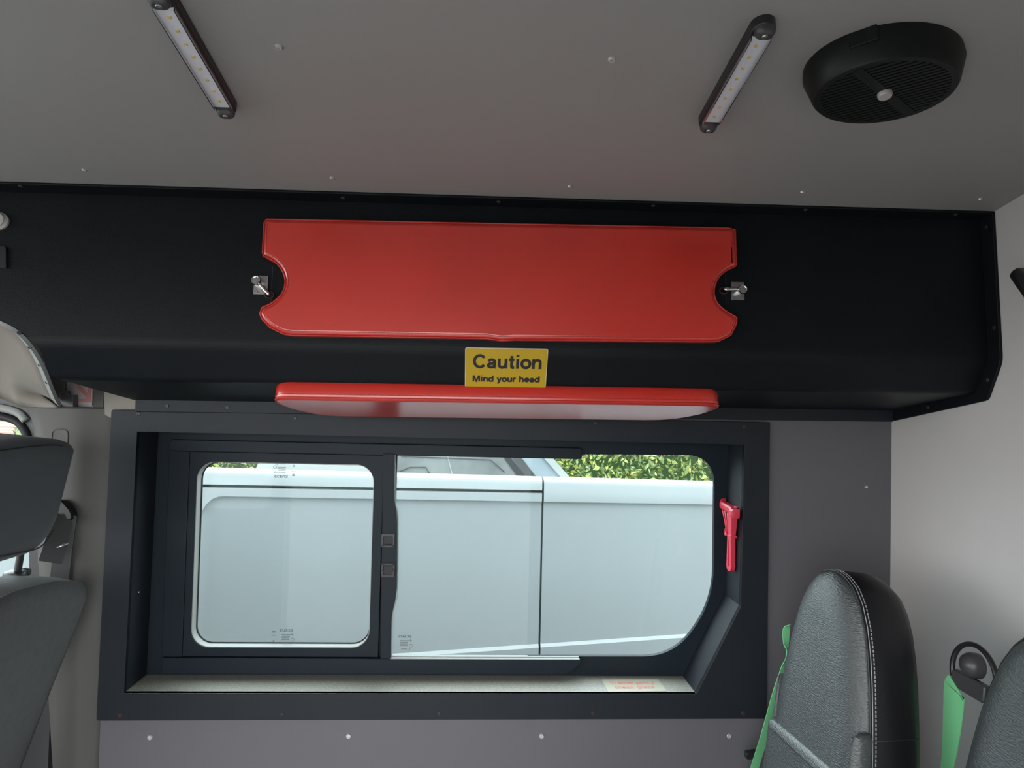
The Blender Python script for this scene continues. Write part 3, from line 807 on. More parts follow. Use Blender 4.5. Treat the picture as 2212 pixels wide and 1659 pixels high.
# ================================================================== ceiling strip lights
def strip(a, b0, b1, label):
    L = b1 - b0; f = CE.at(a, (b0 + b1) / 2); w = 0.0130
    t = thing('strip_light', label, 'light', f.p(0, 0, 0), 'led strip lights on the ceiling')
    def stad(w_, l_, n=8): return rrect(-w_, w_, -l_ / 2, l_ / 2, w_ * 0.995, n)
    bm = bmesh.new(); cushion(bm, f, stad(w + 0.0018, L), [(0, 0), (0, 0.011), (0.0015, 0.013), (0.003, 0.013)]); obj('housing', bm, 'plast', t, smooth=30)
    bm = bmesh.new(); box(bm, f, -w + 0.0018, w - 0.0018, -L / 2 + 0.021, L / 2 - 0.021, 0.013, 0.0142); bd = obj('led_board', bm, 'board', t)
    for i in range(8):
        y = -L / 2 + 0.036 + (L - 0.072) * i / 7
        bm = bmesh.new(); box(bm, f, -0.0019, 0.0019, y - 0.0019, y + 0.0019, 0.0142, 0.0155); obj('led', bm, 'led', bd)
    bm = bmesh.new(); box(bm, f, w - 0.0018, w - 0.0004, -L / 2 + 0.021, L / 2 - 0.021, 0.013, 0.0185); obj('reflector_edge', bm, 'chrome', t)
    bm = bmesh.new(); box(bm, f, -w + 0.0004, -w + 0.0018, -L / 2 + 0.021, L / 2 - 0.021, 0.013, 0.0185); obj('reflector_edge', bm, 'chrome', t)
    bm = bmesh.new()
    rings = []
    for k in range(13):
        th = math.pi * k / 12; rings.append((w * math.cos(th), 0.013 + 0.009 * math.sin(th) ** 0.6))
    loft(bm, [[f.p(x, y, h) for x, h in rings] for y in (-L / 2 + 0.018, L / 2 - 0.018)], closed=False, caps=False); obj('lens', bm, 'lens', t, smooth=True)
    for sgn in (-1, 1):
        g = f.at(0, sgn * (L / 2 - 0.0105))
        bm = bmesh.new(); cushion(bm, g, rrect(-w + 0.001, w - 0.001, -0.0095, 0.0095, 0.0085, 6), [(0, 0.012), (0.0, 0.017), (0.0025, 0.021), (0.005, 0.022)]); c_ = obj('end_cap', bm, 'plastg', t, smooth=40)
        screw(g.at(0, 0, 0.0215), 0.0042, 'steel', c_, h=0.002)
a0, b0 = CE.px(488, 226); a1, b1 = CE.px(1527, 258); a2, b2 = CE.px(1657, 36)
strip(a0 + 0.003, b0 - 0.006, b0 - 0.006 + 0.231, 'black edged led strip light on the left of the ceiling, cut by the frame')
strip(a1, b1 - 0.006, b2 + 0.004, 'black edged led strip light beside the round ceiling vent')

# ================================================================== round ceiling vent
HV = 0.042
a, b = CE.px(1912, 210, HV + 0.006)
vf = CE.at(a, b)
vf = Fr(vf.o, vf.u * math.cos(0.5) - vf.v * math.sin(0.5), vf.v)
vf = Fr(vf.o, vf.u, vf.v)
vt = thing('ceiling_vent', 'round black slatted vent with a silver centre on the ceiling', 'vent', vf.p(0, 0, 0))
SV = 0.78
CEv = CE.at(a, b)
bm = bmesh.new()
lathe(bm, CEv, [(0.098, 0.0), (0.099, 0.010), (0.090, HV - 0.004), (0.087, HV), (0.079, HV), (0.078, HV - 0.006), (0, HV - 0.006)], 64, SV)
obj('vent_body', bm, 'ventm', vt, smooth=35)
bm = bmesh.new(); a9 = math.radians(100)
ta = math.radians(128); tf = Fr(CEv.p(0.0975 * math.cos(ta), 0.0975 * SV * math.sin(ta)), CEv.u * -math.sin(ta) + CEv.v * math.cos(ta), CEv.u * -math.cos(ta) - CEv.v * math.sin(ta)); box(bm, tf, -0.016, 0.016, -0.0012, 0.006, 0.0, 0.020); obj('release_tab', bm, 'ventm', vt, bevel=0.001)
# slats, parallel to one another at a slant, cut to the oval rim
ang = math.radians(33)
dv = V((math.cos(ang), math.sin(ang))); pv = V((-dv.y, dv.x))
BD = V((math.cos(math.radians(-34)), math.sin(math.radians(-34))))      # direction of the cross bar
def chord(o):
    # distance along dv both ways until the oval (0.079, 0.079*SV)
    R = 0.079; A = dv.x ** 2 + (dv.y / SV) ** 2; B = 2 * (o.x * dv.x + o.y * dv.y / SV ** 2); Cc = o.x ** 2 + (o.y / SV) ** 2 - R * R
    D = B * B - 4 * A * Cc
    return None if D <= 0 else ((-B - D ** 0.5) / (2 * A), (-B + D ** 0.5) / (2 * A))
i = -8
sf_ = Fr(CEv.p(0, 0, 0), CEv.u * dv.x + CEv.v * dv.y, CEv.u * pv.x + CEv.v * pv.y)
for i in range(-12, 13):
    o = pv * (i * 0.0066); c = chord(o)
    if not c or c[1] - c[0] < 0.02: continue
    xs_ = i * 0.0066 * BD.dot(dv) / BD.dot(pv)
    for x0_, x1_ in ((c[0], xs_ - 0.007), (xs_ + 0.007, c[1])):
        if x1_ - x0_ < 0.006: continue
        bm = bmesh.new(); box(bm, sf_, x0_, x1_, i * 0.0066 - 0.0020, i * 0.0066 + 0.0020, HV - 0.006, HV); obj('slat', bm, 'ventm', vt)
c = 0.073
bf_ = Fr(CEv.o, CEv.u * BD.x + CEv.v * BD.y, CEv.u * -BD.y + CEv.v * BD.x)
bm = bmesh.new(); box(bm, bf_, -c, c, -0.0062, 0.0062, HV - 0.0055, HV + 0.0005); obj('cross_bar', bm, 'ventm', vt)
bm = bmesh.new(); lathe(bm, CEv.at(0, 0, HV), [(0.0088, 0), (0.0088, 0.004), (0.0078, 0.006), (0, 0.006)], 20); obj('centre_badge', bm, 'silver', vt, smooth=35)

# ================================================================== passenger seats
def seat(Xf, Yc, dz, label, group):
    RC = 0.10
    f = Fr((Xf - RC * 1.0, Yc, dz), (0, -1, 0), (RC, 0, 1))
    k = math.sqrt(1 + RC * RC)
    t = thing('passenger_seat', label, 'seat', (Xf + 0.02, Yc, 0), group)
    half = [(0.0, 1.128), (0.030, 1.124), (0.058, 1.112), (0.082, 1.090), (0.102, 1.058), (0.118, 1.018), (0.131, 0.972), (0.142, 0.920), (0.151, 0.868), (0.158, 0.81), (0.170, 0.74), (0.182, 0.67), (0.188, 0.56), (0.186, 0.45), (0.170, 0.40)]
    half = [(w, h * k) for w, h in half]
    outl = [(-w, h) for w, h in half[::-1]] + half[1:]          # counter-clockwise seen from the front
    outl = [(p.x, p.y) for p in resample([(a, b, 0) for a, b in outl], 0.012, False)]
    if area2(outl) < 0: outl = outl[::-1]
    bm = bmesh.new(); cushion(bm, f, outl, [(0.040, -0.104), (0.016, -0.096), (0.004, -0.080), (0.0, -0.060), (0.0, -0.012), (0.004, -0.004), (0.010, -0.004)])
    shell = obj('backrest_side', bm, 'leathers', t, smooth=50)
    bm = bmesh.new(); cushion(bm, f, outl, [(0.003, -0.006), (0.002, -0.003), (0.005, 0.002), (0.014, 0.0095), (0.027, 0.016), (0.042, 0.0205), (0.056, 0.023), (0.068, 0.024)])
    fr_ = obj('backrest_front', bm, 'leather', t, smooth=50)
    up_ = [i for i in outl if i[1] > 0.42]
    bm = bmesh.new(); tube(bm, [f.p(a, b, -0.0035) for a, b in inset(outl, 0.0012)], 0.0022, 6, closed=True); obj('piping', bm, 'leathers', t, smooth=True)
    bm = bmesh.new(); stitches(bm, [f.p(a, b, -0.0120) for a, b in inset(outl, -0.0006)], V((1, 0, 0)), 0.0066, 0.0044, 0.0013); obj('stitching', bm, 'thread', t)
    bm = bmesh.new(); tube(bm, [f.p(a, b, -0.0068) for a, b in inset(outl, -0.0004)], 0.0007, 6, closed=True); obj('seam_thread', bm, 'thread', t, smooth=True)
    # centre insert and the two bolsters
    top = 0.800 * k
    ins = round_poly([(-0.150, 0.42), (0.108, 0.42), (0.112, top + 0.02), (-0.138, top)], [0.01, 0.01, 0.02, 0.012], 5)
    bm = bmesh.new(); cushion(bm, f, ins, [(0.0, 0.006), (0.0, 0.022), (0.004, 0.0285), (0.010, 0.031), (0.020, 0.032)]); obj('centre_insert', bm, 'leather', t, smooth=50)
    bo = round_poly([(0.118, 0.42), (0.186, 0.42), (0.156, 0.90 * k), (0.142, 0.905 * k), (0.122, 0.86 * k)], [0.005, 0.005, 0.012, 0.03, 0.03], 5)
    bm = bmesh.new(); cushion(bm, f, bo, [(0.0, 0.0), (0.0, 0.014), (0.004, 0.024), (0.010, 0.028), (0.013, 0.0285)]); obj('bolster', bm, 'leather', t, smooth=50)
    bo = round_poly([(-0.184, 0.42), (-0.154, 0.42), (-0.142, top - 0.01), (-0.1435, top + 0.085), (-0.152, top + 0.0), (-0.166, 0.70 * k)], [0.005, 0.005, 0.02, 0.001, 0.02, 0.03], 5)
    bm = bmesh.new(); cushion(bm, f, bo, [(0.0, 0.0), (0.0, 0.010), (0.002, 0.0135), (0.003, 0.014)]); obj('bolster', bm, 'leather', t, smooth=50)
    # seam across the side
    bm = bmesh.new(); tube(bm, [f.p(0.1465 + 0.0005, 0.892 * k, -0.006), f.p(0.1455, 0.897 * k, -0.05), f.p(0.143, 0.902 * k, -0.085)], 0.0011, 6); obj('side_seam', bm, 'drub', t, smooth=True)
    # cushion and legs, below the picture
    g = Fr((Xf - 0.26, Yc, 0.34 + dz), (0, -1, 0), (-1, 0, 0.06))
    bm = bmesh.new(); cushion(bm, Fr(g.o, (1, 0, 0), (0, 1, 0)), rrect(-0.24, 0.26, -0.155, 0.155, 0.05), [(0.01, 0), (0, 0.02), (0, 0.08), (0.01, 0.10), (0.03, 0.11)]); obj('seat_cushion', bm, 'leather', t, smooth=50)
    for sx in (-0.18, 0.18):
        for sy in (-0.13, 0.13):
            bm = bmesh.new(); tube(bm, [(g.o.x + sx, Yc + sy, 0.0), (g.o.x + sx, Yc + sy, 0.36 + dz)], 0.016, 10); obj('leg', bm, 'plastg', t, smooth=50)
    return f, t
S1, s1 = seat(0.655, -0.33, 0.0, 'black leather seat with pale stitching standing next to the side window', 'black leather passenger seats')
S2, s2 = seat(0.748, -0.715, 0.012, 'black leather seat cut by the right edge of the picture', 'black leather passenger seats')

def ribbon_obj(name, pts, wd, w, m, parent, n=6):
    P = spline(pts, n); D = spline(wd, n); Wd = [v.x for v in spline([(q_, 0, 0) for q_ in w], n)]
    bm = bmesh.new(); ribbon(bm, P, D, Wd); return obj(name, bm, m, parent, smooth=30)
# belt of the first seat
bl = thing('seat_belt', 'twisted green seat belt along the window side of the nearer-to-window leather seat', 'seat belt', (0.64, -0.12, 0.6), 'green seat belts')
pts = [pX(x, y, X) for x, y, X in ((1706, 1349, 0.69), (1701, 1353, 0.688), (1698, 1366, 0.685), (1698, 1392, 0.68), (1699, 1413, 0.675), (1691, 1445, 0.665), (1676, 1500, 0.655), (1655, 1578, 0.645), (1630, 1659, 0.635), (1602, 1760, 0.62))]
wd = [(1, 0, 0.4), (1, 0, 0.3), (1, 0, 0.3), (1, 0.3, 0), (0.3, 1, 0), (1, 0.1, 0.2), (1, 0, 0.3), (1, 0, 0.3), (1, 0, 0.3), (1, 0, 0.3)]
ribbon_obj('strap', pts, wd, [0.006, 0.012, 0.015, 0.012, 0.006, 0.010, 0.017, 0.019, 0.020, 0.021], 'belt', bl, 8)
p = pX(1627, 1629, 0.632)
bm = bmesh.new(); cushion(bm, Fr(p, (1, 0, 0.15), (0, 0, 1)), rrect(-0.019, 0.013, -0.008, 0.008, 0.006, 4), [(0.001, -0.008), (0, -0.004), (0, 0.004), (0.002, 0.008)]); obj('belt_stop', bm, 'plast', bl, smooth=40)
# belt of the second seat with its ring guide
b2 = thing('seat_belt', 'pale green seat belt hanging from a black ring guide beside the right-hand seat', 'seat belt', (0.79, -0.55, 0.7), 'green seat belts')
XB = 0.80
pts = [pX(x, y, XB) for x, y in ((2066, 1483), (2062, 1489), (2061, 1500), (2058, 1540), (2053, 1600), (2045, 1659), (2030, 1760))]
wd = [(0, -1, 0)] * 7
ribbon_obj('strap', pts, wd, [0.040, 0.046, 0.047, 0.044, 0.036, 0.026, 0.024], 'belt', b2, 8)
rc = pX(2108, 1458, XB + 0.012)
gf = Fr(rc, (0, -1, 0), (0.1, 0, 1))
rr = [gf.p(0.048 * math.cos(t), 0.046 * math.sin(t), 0.004) for t in [math.radians(205 - 190 * i / 20) for i in range(21)]]
bm = bmesh.new(); tube(bm, rr, 0.0042, 8); obj('ring_guide', bm, 'plast', b2, smooth=True)
bm = bmesh.new(); cushion(bm, gf, rrect(-0.044, 0.030, -0.034, -0.006, 0.006, 4), [(0.001, -0.004), (0, 0), (0, 0.006), (0.002, 0.008)]); obj('guide_plate', bm, 'plastg', b2, smooth=40)
bm = bmesh.new(); lathe(bm, gf.at(-0.008, 0.012, 0.0), [(0.020, -0.008), (0.020, 0.004), (0.016, 0.012), (0.006, 0.017), (0, 0.018)], 20); obj('guide_bolt', bm, 'plastg', b2, smooth=40)

# ================================================================== grab handle at the right edge
hp = [pX(x, y, XR - 0.020) for x, y in ((2197, 591), (2212, 610), (2245, 655), (2290, 715))]
gh = thing('grab_handle', 'black rounded grab handle on the partition at the right edge', 'handle', hp[0])
bm = bmesh.new(); tube(bm, [hp[0] + (hp[0] - hp[1]).normalized() * 0.006] + hp, 0.012, 12, rads=[0.006, 0.012, 0.013, 0.013, 0.013]); obj('bar', bm, 'plast', gh, smooth=60)
for q_ in (hp[0], hp[3]):
    bm = bmesh.new(); tube(bm, [q_, V((XR, q_.y, q_.z))], 0.010, 12); obj('foot', bm, 'plast', gh, smooth=60)

# ================================================================== fittings at the left end of the moulding
a, b = SF.px(-6, 475, 0.01); kf = SF.at(a, b, 0.002)
kb = thing('round_knob', 'pale round knob at the left edge of the black moulding', 'knob', kf.o)
bm = bmesh.new(); lathe(bm, kf, [(0.016, 0), (0.016, 0.004), (0.012, 0.008), (0.012, 0.010), (0, 0.011)], 24); obj('knob_cap', bm, 'silver', kb, smooth=40)
a, b = SF.px(14, 533, 0.006); a2, b2_ = SF.px(20, 578, 0.006)
pf = SF.at(a, b2_, 0.002)
bp_ = thing('bracket_plate', 'flat black bracket at the left edge below the pale knob', 'bracket', pf.o)
bm = bmesh.new(); solid(bm, pf, round_poly([(-0.10, 0.012), (0.004, -0.002), (0.0, b - b2_), (-0.10, b - b2_ + 0.012)], 0.004, 3), 0, 0.006); obj('plate', bm, 'plast', bp_, bevel=0.001)

# ================================================================== cab: pillar, headliner, door
def section(z, xl, xr):
    return [V((xl, 0.10, z)), V((xl + 0.004, 0.035, z)), V((xl + 0.018, 0.006, z)), V((xl + 0.045, -0.004, z)), V((xl + (xr - xl) * 0.55, -0.008, z)), V((xl + (xr - xl) * 0.72, -0.006, z)), V((xl + (xr - xl) * 0.82, 0.004, z)), V((xl + (xr - xl) * 0.90, 0.006, z)), V((xr - 0.003, 0.014, z)), V((xr, 0.10, z))]
secs = [section(z, xl, -0.8005) for z, xl in ((0.2, -0.92), (0.60, -0.915), (0.85, -0.94), (1.05, -0.965), (1.25, -0.978), (1.34, -0.985), (1.375, -0.998), (1.384, -1.004))]
top = [p + V((0, 0.006, 0.004)) for p in secs[-1]]
bm = bmesh.new(); loft(bm, secs + [top])
pil = struct(obj('trim_2', bm, 'pillar', smooth=45), 'taupe plastic trim over the door pillar', 'trim')
p0_, p1_ = pY(112, 926, -0.008), pY(146, 985, -0.008)
sfm = Fr((p0_.x, -0.0075, p1_.z), (1, 0, 0), (0, 0, 1)); ww, hh_ = p1_.x - p0_.x, p0_.z - p1_.z
bm = bmesh.new(); o_ = rrect(0, ww, 0, hh_, ww * 0.33, 5); solid(bm, sfm, o_, -0.004, 0.0022, [inset(o_, 0.0022)]); obj('slot_rim', bm, 'pillar', pil, bevel=0.0008)
bm = bmesh.new(); solid(bm, sfm, inset(o_, 0.002), -0.006, 0.0006); obj('slot_cover', bm, 'fabricl', pil)

# panels above the pillar
def flat(name, px, Y, m, parent=None, th=0.004, bev=0.0):
    o_ = [(p.x, p.z) for p in (pY(x, y, Y) for x, y in px)]
    bm = bmesh.new(); solid(bm, Fr((0, Y, 0), (1, 0, 0), (0, 0, 1)), o_, -th, 0.0); return obj(name, bm, m, parent, bevel=bev)
upn = struct(flat('trim_3', ((96, 760), (330, 760), (330, 905), (96, 905)), 0.030, 'pale'), 'pale lilac panel between the pillar and the black moulding', 'trim')
flat('pillar_strip', ((96, 770), (147, 770), (134, 890), (96, 890)), 0.018, 'pillar', upn, 0.008, 0.002)
flat('post_cover', ((202, 780), (224, 780), (224, 900), (199, 900)), 0.022, 'pillar', upn, 0.006, 0.003)
flat('corner_panel', ((222, 800), (298, 800), (298, 884), (242, 886), (240, 903), (226, 896)), -0.004, 'liner', upn, 0.004, 0.001)
flat('cable_cover', ((131, 844), (141, 844), (141, 853), (158, 853), (158, 884), (128, 884)), 0.004, 'plastg', upn, 0.02, 0.001)
ys = 0.026
ar = thing('arrow_sticker', 'white sticker with a faded red arrow above the pillar', 'sticker', pY(182, 870, ys))
flat('sticker_base', ((160, 822), (200, 828), (199, 876), (158, 874)), ys, mat('white_vinyl', (0.4154, 0.3886, 0.3886), 0.5), ar, 0.003)
flat('arrow_shaft', ((164, 834), (170, 828), (196, 858), (190, 864)), ys - 0.0008, mat('faded_red_vinyl', (0.50, 0.20, 0.19), 0.5), ar, 0.0006)
flat('arrow_head', ((189, 834), (196, 836), (197, 868), (166, 868), (166, 862), (190, 861)), ys - 0.0012, MATS['faded_red_vinyl'], ar, 0.0006)

# headliner with its pale edging
ed = [pY(x, y, Y) for x, y, Y in ((-110, 662, -0.300), (-50, 675, -0.298), (0, 695, -0.292), (38, 718, -0.275), (68, 752, -0.245), (90, 792, -0.200), (106, 832, -0.135), (117, 858, -0.070), (126, 872, -0.022))]
inn_ = [pY(x, y, Y) for x, y, Y in ((-120, 838, 0.0), (-60, 848, 0.012), (0, 861, 0.02), (14, 866, 0.02), (28, 872, 0.018), (42, 879, 0.012), (62, 880, 0.004), (90, 880, -0.004), (124, 878, -0.012))]
ed = [V((-2.0, -0.315, 1.600)), V((-1.5, -0.312, 1.598))] + ed
inn_ = [V((-2.0, 0.02, 1.440)), V((-1.5, 0.02, 1.435))] + inn_
hl = []
for t in range(0, 9):
    k_ = t / 8
    row = []
    for a_, b_ in zip(ed, inn_):
        q_ = a_.lerp(b_, k_); q_ = q_ + V((-0.05, 0.03, 0.02)) * math.sin(math.pi * k_); row.append(q_)
    hl.append(spline(row, 4))
bm = bmesh.new(); loft(bm, hl, closed=False, caps=False)
head_l = struct(obj('ceiling_cab', bm, 'liner', smooth=True), 'beige fabric headliner over the cab door', 'ceiling')
sd = head_l.modifiers.new('solid', 'SOLIDIFY'); sd.thickness = 0.006; sd.offset = 1
es = spline(ed, 6)
bm = bmesh.new(); ribbon(bm, es, [(0.75, -0.3, -0.45)] * len(es), 0.016, 0.007); edg = obj('edging', bm, 'edging', head_l, bevel=0.0025, seg=3)
for x, y, Y in ((42, 719, -0.279), (65, 750, -0.252), (87, 788, -0.209), (102, 826, -0.150)):
    p = pY(x, y, Y); bm = bmesh.new(); lathe(bm, Fr(p, (0.6, 0.3, 0.7), (0.4, 0.2, -0.6)), [(0.0035, -0.004), (0.0035, 0.002), (0, 0.002)], 10); obj('clip', bm, 'drub', edg)

bm = bmesh.new(); box(bm, Fr((0, 0.095, 0), (1, 0, 0), (0, 0, 1)), -1.7, -0.80, 1.40, 1.90, -0.02, 0.0); struct(obj('wall_cab_upper', bm, 'pillar'), 'taupe body panel above the cab door', 'wall')
# cab door with its window
YD = 0.045
dr = [(p.x, p.z) for p in (pY(x, y, YD) for x, y in ((63, 1235), (62, 952), (52, 930), (34, 913), (0, 903), (-70, 892)))]
hole = [(-1.75, 0.98), (dr[0][0], 0.98)] + dr + [(-1.75, dr[-1][1] + 0.005)]
bm = bmesh.new(); DF = Fr((0, YD, 0), (1, 0, 0), (0, 0, 1))
solid(bm, DF, [(-2.05, 0.0), (-0.93, 0.0), (-0.93, 1.46), (-2.05, 1.46)], -0.06, 0.0, [hole])
door = struct(obj('door_1', bm, 'plastg'), 'dark cab door with a window, behind the front seat', 'door')
bm = bmesh.new(); tube(bm, spline([DF.p(a_, b_ + 0.004, 0.002) for a_, b_ in dr[1:]], 5), 0.009, 8); obj('window_seal', bm, 'drub', door, smooth=True)
bm = bmesh.new(); tube(bm, spline([DF.p(a_ + 0.006, b_ + 0.022, 0.004) for a_, b_ in dr[2:]], 5), 0.009, 8); obj('door_frame_strip', bm, 'edging', door, smooth=True)
bm = bmesh.new(); solid(bm, DF, [(-1.78, 0.95), (-0.97, 0.95), (-0.97, 1.42), (-1.78, 1.42)], -0.034, -0.030); obj('door_pane', bm, 'glass', door)
# rest of the cab shell, out of view but shading it: roof, far door, bulkhead below the windscreen
bm = bmesh.new(); box(bm, Fr((0, 0, 1.62), (1, 0, 0), (0, 1, 0)), -2.0, -1.32, -1.8, 0.05, 0.12, 0.14); struct(obj('ceiling_cab_front', bm, 'liner'), 'beige cab roof', 'ceiling')
bm = bmesh.new(); box(bm, Fr((-2.05, 0, 0), (0, 1, 0), (0, 0, 1)), -1.8, 0.05, 0.0, 0.70, 0, 0.02); struct(obj('wall_cab_front', bm, 'plastg'), 'dark bulkhead below the windscreen', 'wall')
bm = bmesh.new(); solid(bm, Fr((0, -1.80, 0), (1, 0, 0), (0, 0, 1)), [(-2.05, 0), (-0.95, 0), (-0.95, 1.74), (-2.05, 1.74)], -0.02, 0, [rrect(-2.0, -1.02, 0.85, 1.62, 0.06)]); struct(obj('door_2', bm, 'plastg'), 'dark far cab door', 'door')

# ================================================================== front seat seen from behind
fs = thing('front_seat', 'charcoal front seat with head restraint, seen from behind at the left', 'seat', (-0.95, -0.29, 0))
RB = 0.33
bf = Fr((-0.80 - RB * 1.0, -0.295, 0), (0, 1, 0), (RB, 0, 1)); kb_ = math.sqrt(1 + RB * RB)
bo_ = [(-0.235, 0.35), (0.225, 0.35), (0.232, 0.80), (0.238, 0.93), (0.238, 0.985), (0.210, 1.028), (0.10, 1.062), (-0.05, 1.080), (-0.15, 1.062), (-0.225, 1.0), (-0.24, 0.9)]
bo_ = round_poly([(a_, b_ * kb_) for a_, b_ in bo_], 0.03, 4)
bm = bmesh.new(); cushion(bm, bf, bo_, [(0.090, -0.150), (0.062, -0.130), (0.020, -0.09), (0.006, -0.04), (0.003, -0.012), (0.004, -0.006)]); obj('backrest', bm, 'fabricl', fs, smooth=50)
bm = bmesh.new(); cushion(bm, bf, bo_, [(0.004, -0.008), (0.002, -0.004), (0.006, 0.002), (0.02, 0.005), (0.03, 0.006)]); obj('back_panel', bm, 'carpet', fs, smooth=50)
hf = Fr((-0.92, -0.295, 0), (0, 1, 0), (0.10, 0, 1))
ho = round_poly([(-0.095, 1.128), (0.075, 1.124), (0.122, 1.168), (0.150, 1.318), (0.125, 1.332), (0.0, 1.345), (-0.125, 1.332), (-0.150, 1.318), (-0.122, 1.160)], [0.04, 0.04, 0.03, 0.010, 0.02, 0.05, 0.02, 0.01, 0.03], 5)
bm = bmesh.new(); cushion(bm, hf, ho, [(0.03, -0.115), (0.012, -0.11), (0.0, -0.085), (0.0, -0.02), (0.003, -0.006), (0.010, 0.001), (0.02, 0.004), (0.03, 0.005)])
hr = obj('head_restraint', bm, 'fabric', fs, smooth=50)
bm = bmesh.new(); tube(bm, spline([hf.p(a_, b_, c_) for a_, b_, c_ in ((0.112, 1.160, 0.0), (0.07, 1.137, 0.005), (0.0, 1.140, 0.007), (-0.08, 1.147, 0.004))], 5), 0.0013, 6); obj('lower_seam', bm, 'drub', hr, smooth=True)
bm = bmesh.new(); tube(bm, spline([hf.p(a_, b_, c_) for a_, b_, c_ in ((0.140, 1.312, -0.004), (0.08, 1.326, 0.002), (0.0, 1.329, 0.003), (-0.10, 1.326, 0.002))], 5), 0.0013, 6); obj('upper_seam', bm, 'drub', hr, smooth=True)
for u_ in (0.112, 0.034):
    pt = hf.p(u_, 1.12, -0.055); pb = V((pt.x - 0.012, pt.y, 1.02))
    bm = bmesh.new(); tube(bm, [pt, pb], 0.0065, 12); obj('post', bm, 'plast', hr, smooth=50)
    gb = Fr((pb.x + 0.003, pb.y, 1.062), (1, 0, 0), (0, 1, 0))
    bm = bmesh.new(); lathe(bm, gb, [(0.019, 0), (0.021, 0.005), (0.019, 0.011), (0.013, 0.013), (0, 0.013)], 24, 1.0); gd = obj('post_guide', bm, 'plast', fs, smooth=50)
    bm = bmesh.new(); lathe(bm, Fr(gb.p(0.006, 0.018, 0.006), (0, 1, 0), (0, 0, 1)), [(0.008, -0.006), (0.009, 0), (0.007, 0.008), (0, 0.009)], 14); obj('release_button', bm, 'plastg', gd, smooth=50)
bm = bmesh.new(); cushion(bm, Fr((-1.28, -0.295, 0.32), (1, 0, 0), (0, 1, 0)), rrect(-0.26, 0.26, -0.25, 0.23, 0.06), [(0.01, 0), (0, 0.03), (0, 0.12), (0.02, 0.15), (0.04, 0.155)]); obj('seat_cushion', bm, 'fabricl', fs, smooth=50)
bm = bmesh.new(); box(bm, Fr((-1.25, -0.295, 0), (1, 0, 0), (0, 1, 0)), -0.20, 0.20, -0.20, 0.20, 0.0, 0.33); obj('pedestal', bm, 'plastg', fs, bevel=0.01)
# the cab seat belt and its upper guide
cb = thing('seat_belt', 'dark cab seat belt hanging from its guide on the pillar', 'seat belt', pY(150, 1110, -0.02))
g0 = pY(150, 1108, -0.022)
bm = bmesh.new(); cushion(bm, Fr(g0, (1, 0, 0), (0, 0, 1)), [(a_, b_) for a_, b_ in round_poly([(-0.026, -0.016), (0.012, -0.014), (0.008, 0.006), (-0.012, 0.028), (-0.026, 0.028)], 0.008, 4)], [(0.001, -0.012), (0, -0.006), (0, 0.004), (0.003, 0.008)]); obj('belt_guide', bm, 'plast', cb, smooth=50)
pts = [pY(x, y, Y) for x, y, Y in ((140, 1112, -0.030), (128, 1150, -0.045), (118, 1185, -0.06), (108, 1215, -0.07))]
ribbon_obj('strap', pts, [(0.7, 0.7, 0)] * 4, [0.03, 0.04, 0.044, 0.044], 'plastg', cb)
pts = [pY(x, y, Y) for x, y, Y in ((150, 1112, -0.026), (140, 1160, -0.022), (128, 1260, -0.018), (122, 1400, -0.014))]
ribbon_obj('strap', pts, [(1, 0.2, 0)] * 4, [0.03, 0.036, 0.036, 0.036], 'plastg', cb)
p = pY(128, 1183, -0.05); bm = bmesh.new(); tube(bm, [p + V((-0.022, -0.01, -0.008)), p + V((0.018, 0.0, 0.010))], 0.003, 8); obj('belt_edge', bm, 'chrome', cb, smooth=True)

# ================================================================== outside: the white vehicle parked alongside
YV = 0.95
VF = Fr((0, YV, 0), (1, 0, 0), (0, 0, 1))
def vx(x, y): p = pY(x, y, YV); return (p.x, p.z)
van = thing('parked_van', 'white van parked close alongside, its side filling the window', 'van', (0, YV + 0.5, -0.55))
bm = bmesh.new(); loft(bm, [[V((X, YV + y, z)) for y, z in ((0.016, -0.25), (0.016, 1.10), (0.15, 1.10), (0.4, 0.75), (1.8, 0.75), (1.8, -0.25))] for X in (-2.6, 2.6)]); obj('body_core', bm, 'vangap', van)
SEAM = vx(1170, 1200)[0]; g_ = 0.0035
zt_ = lambda X: 1.150 - 0.0090 * X      # top edge
zs_ = lambda X: vx(430, 1050)[1] + (vx(1168, 1063)[1] - vx(430, 1050)[1]) * (X - vx(430, 1050)[0]) / (vx(1168, 1063)[0] - vx(430, 1050)[0])
zr_ = lambda X: vx(450, 1075)[1] + (vx(1168, 1087)[1] - vx(450, 1075)[1]) * (X - vx(450, 1075)[0]) / (vx(1168, 1087)[0] - vx(450, 1075)[0])
zc_ = lambda X: vx(950, 1411)[1] + (vx(1460, 1376)[1] - vx(950, 1411)[1]) * (X - vx(950, 1411)[0]) / (vx(1460, 1376)[0] - vx(950, 1411)[0])
def side(name, x0_, x1_, prof, n=24):
    bm = bmesh.new()
    loops = []
    for i in range(n + 1):
        X = x0_ + (x1_ - x0_) * i / n
        loops.append([VF.p(X, z, h) for z, h in prof(X)])
    loft(bm, loops, closed=True, caps=True)
    return obj(name, bm, 'vanw', van, smooth=35)
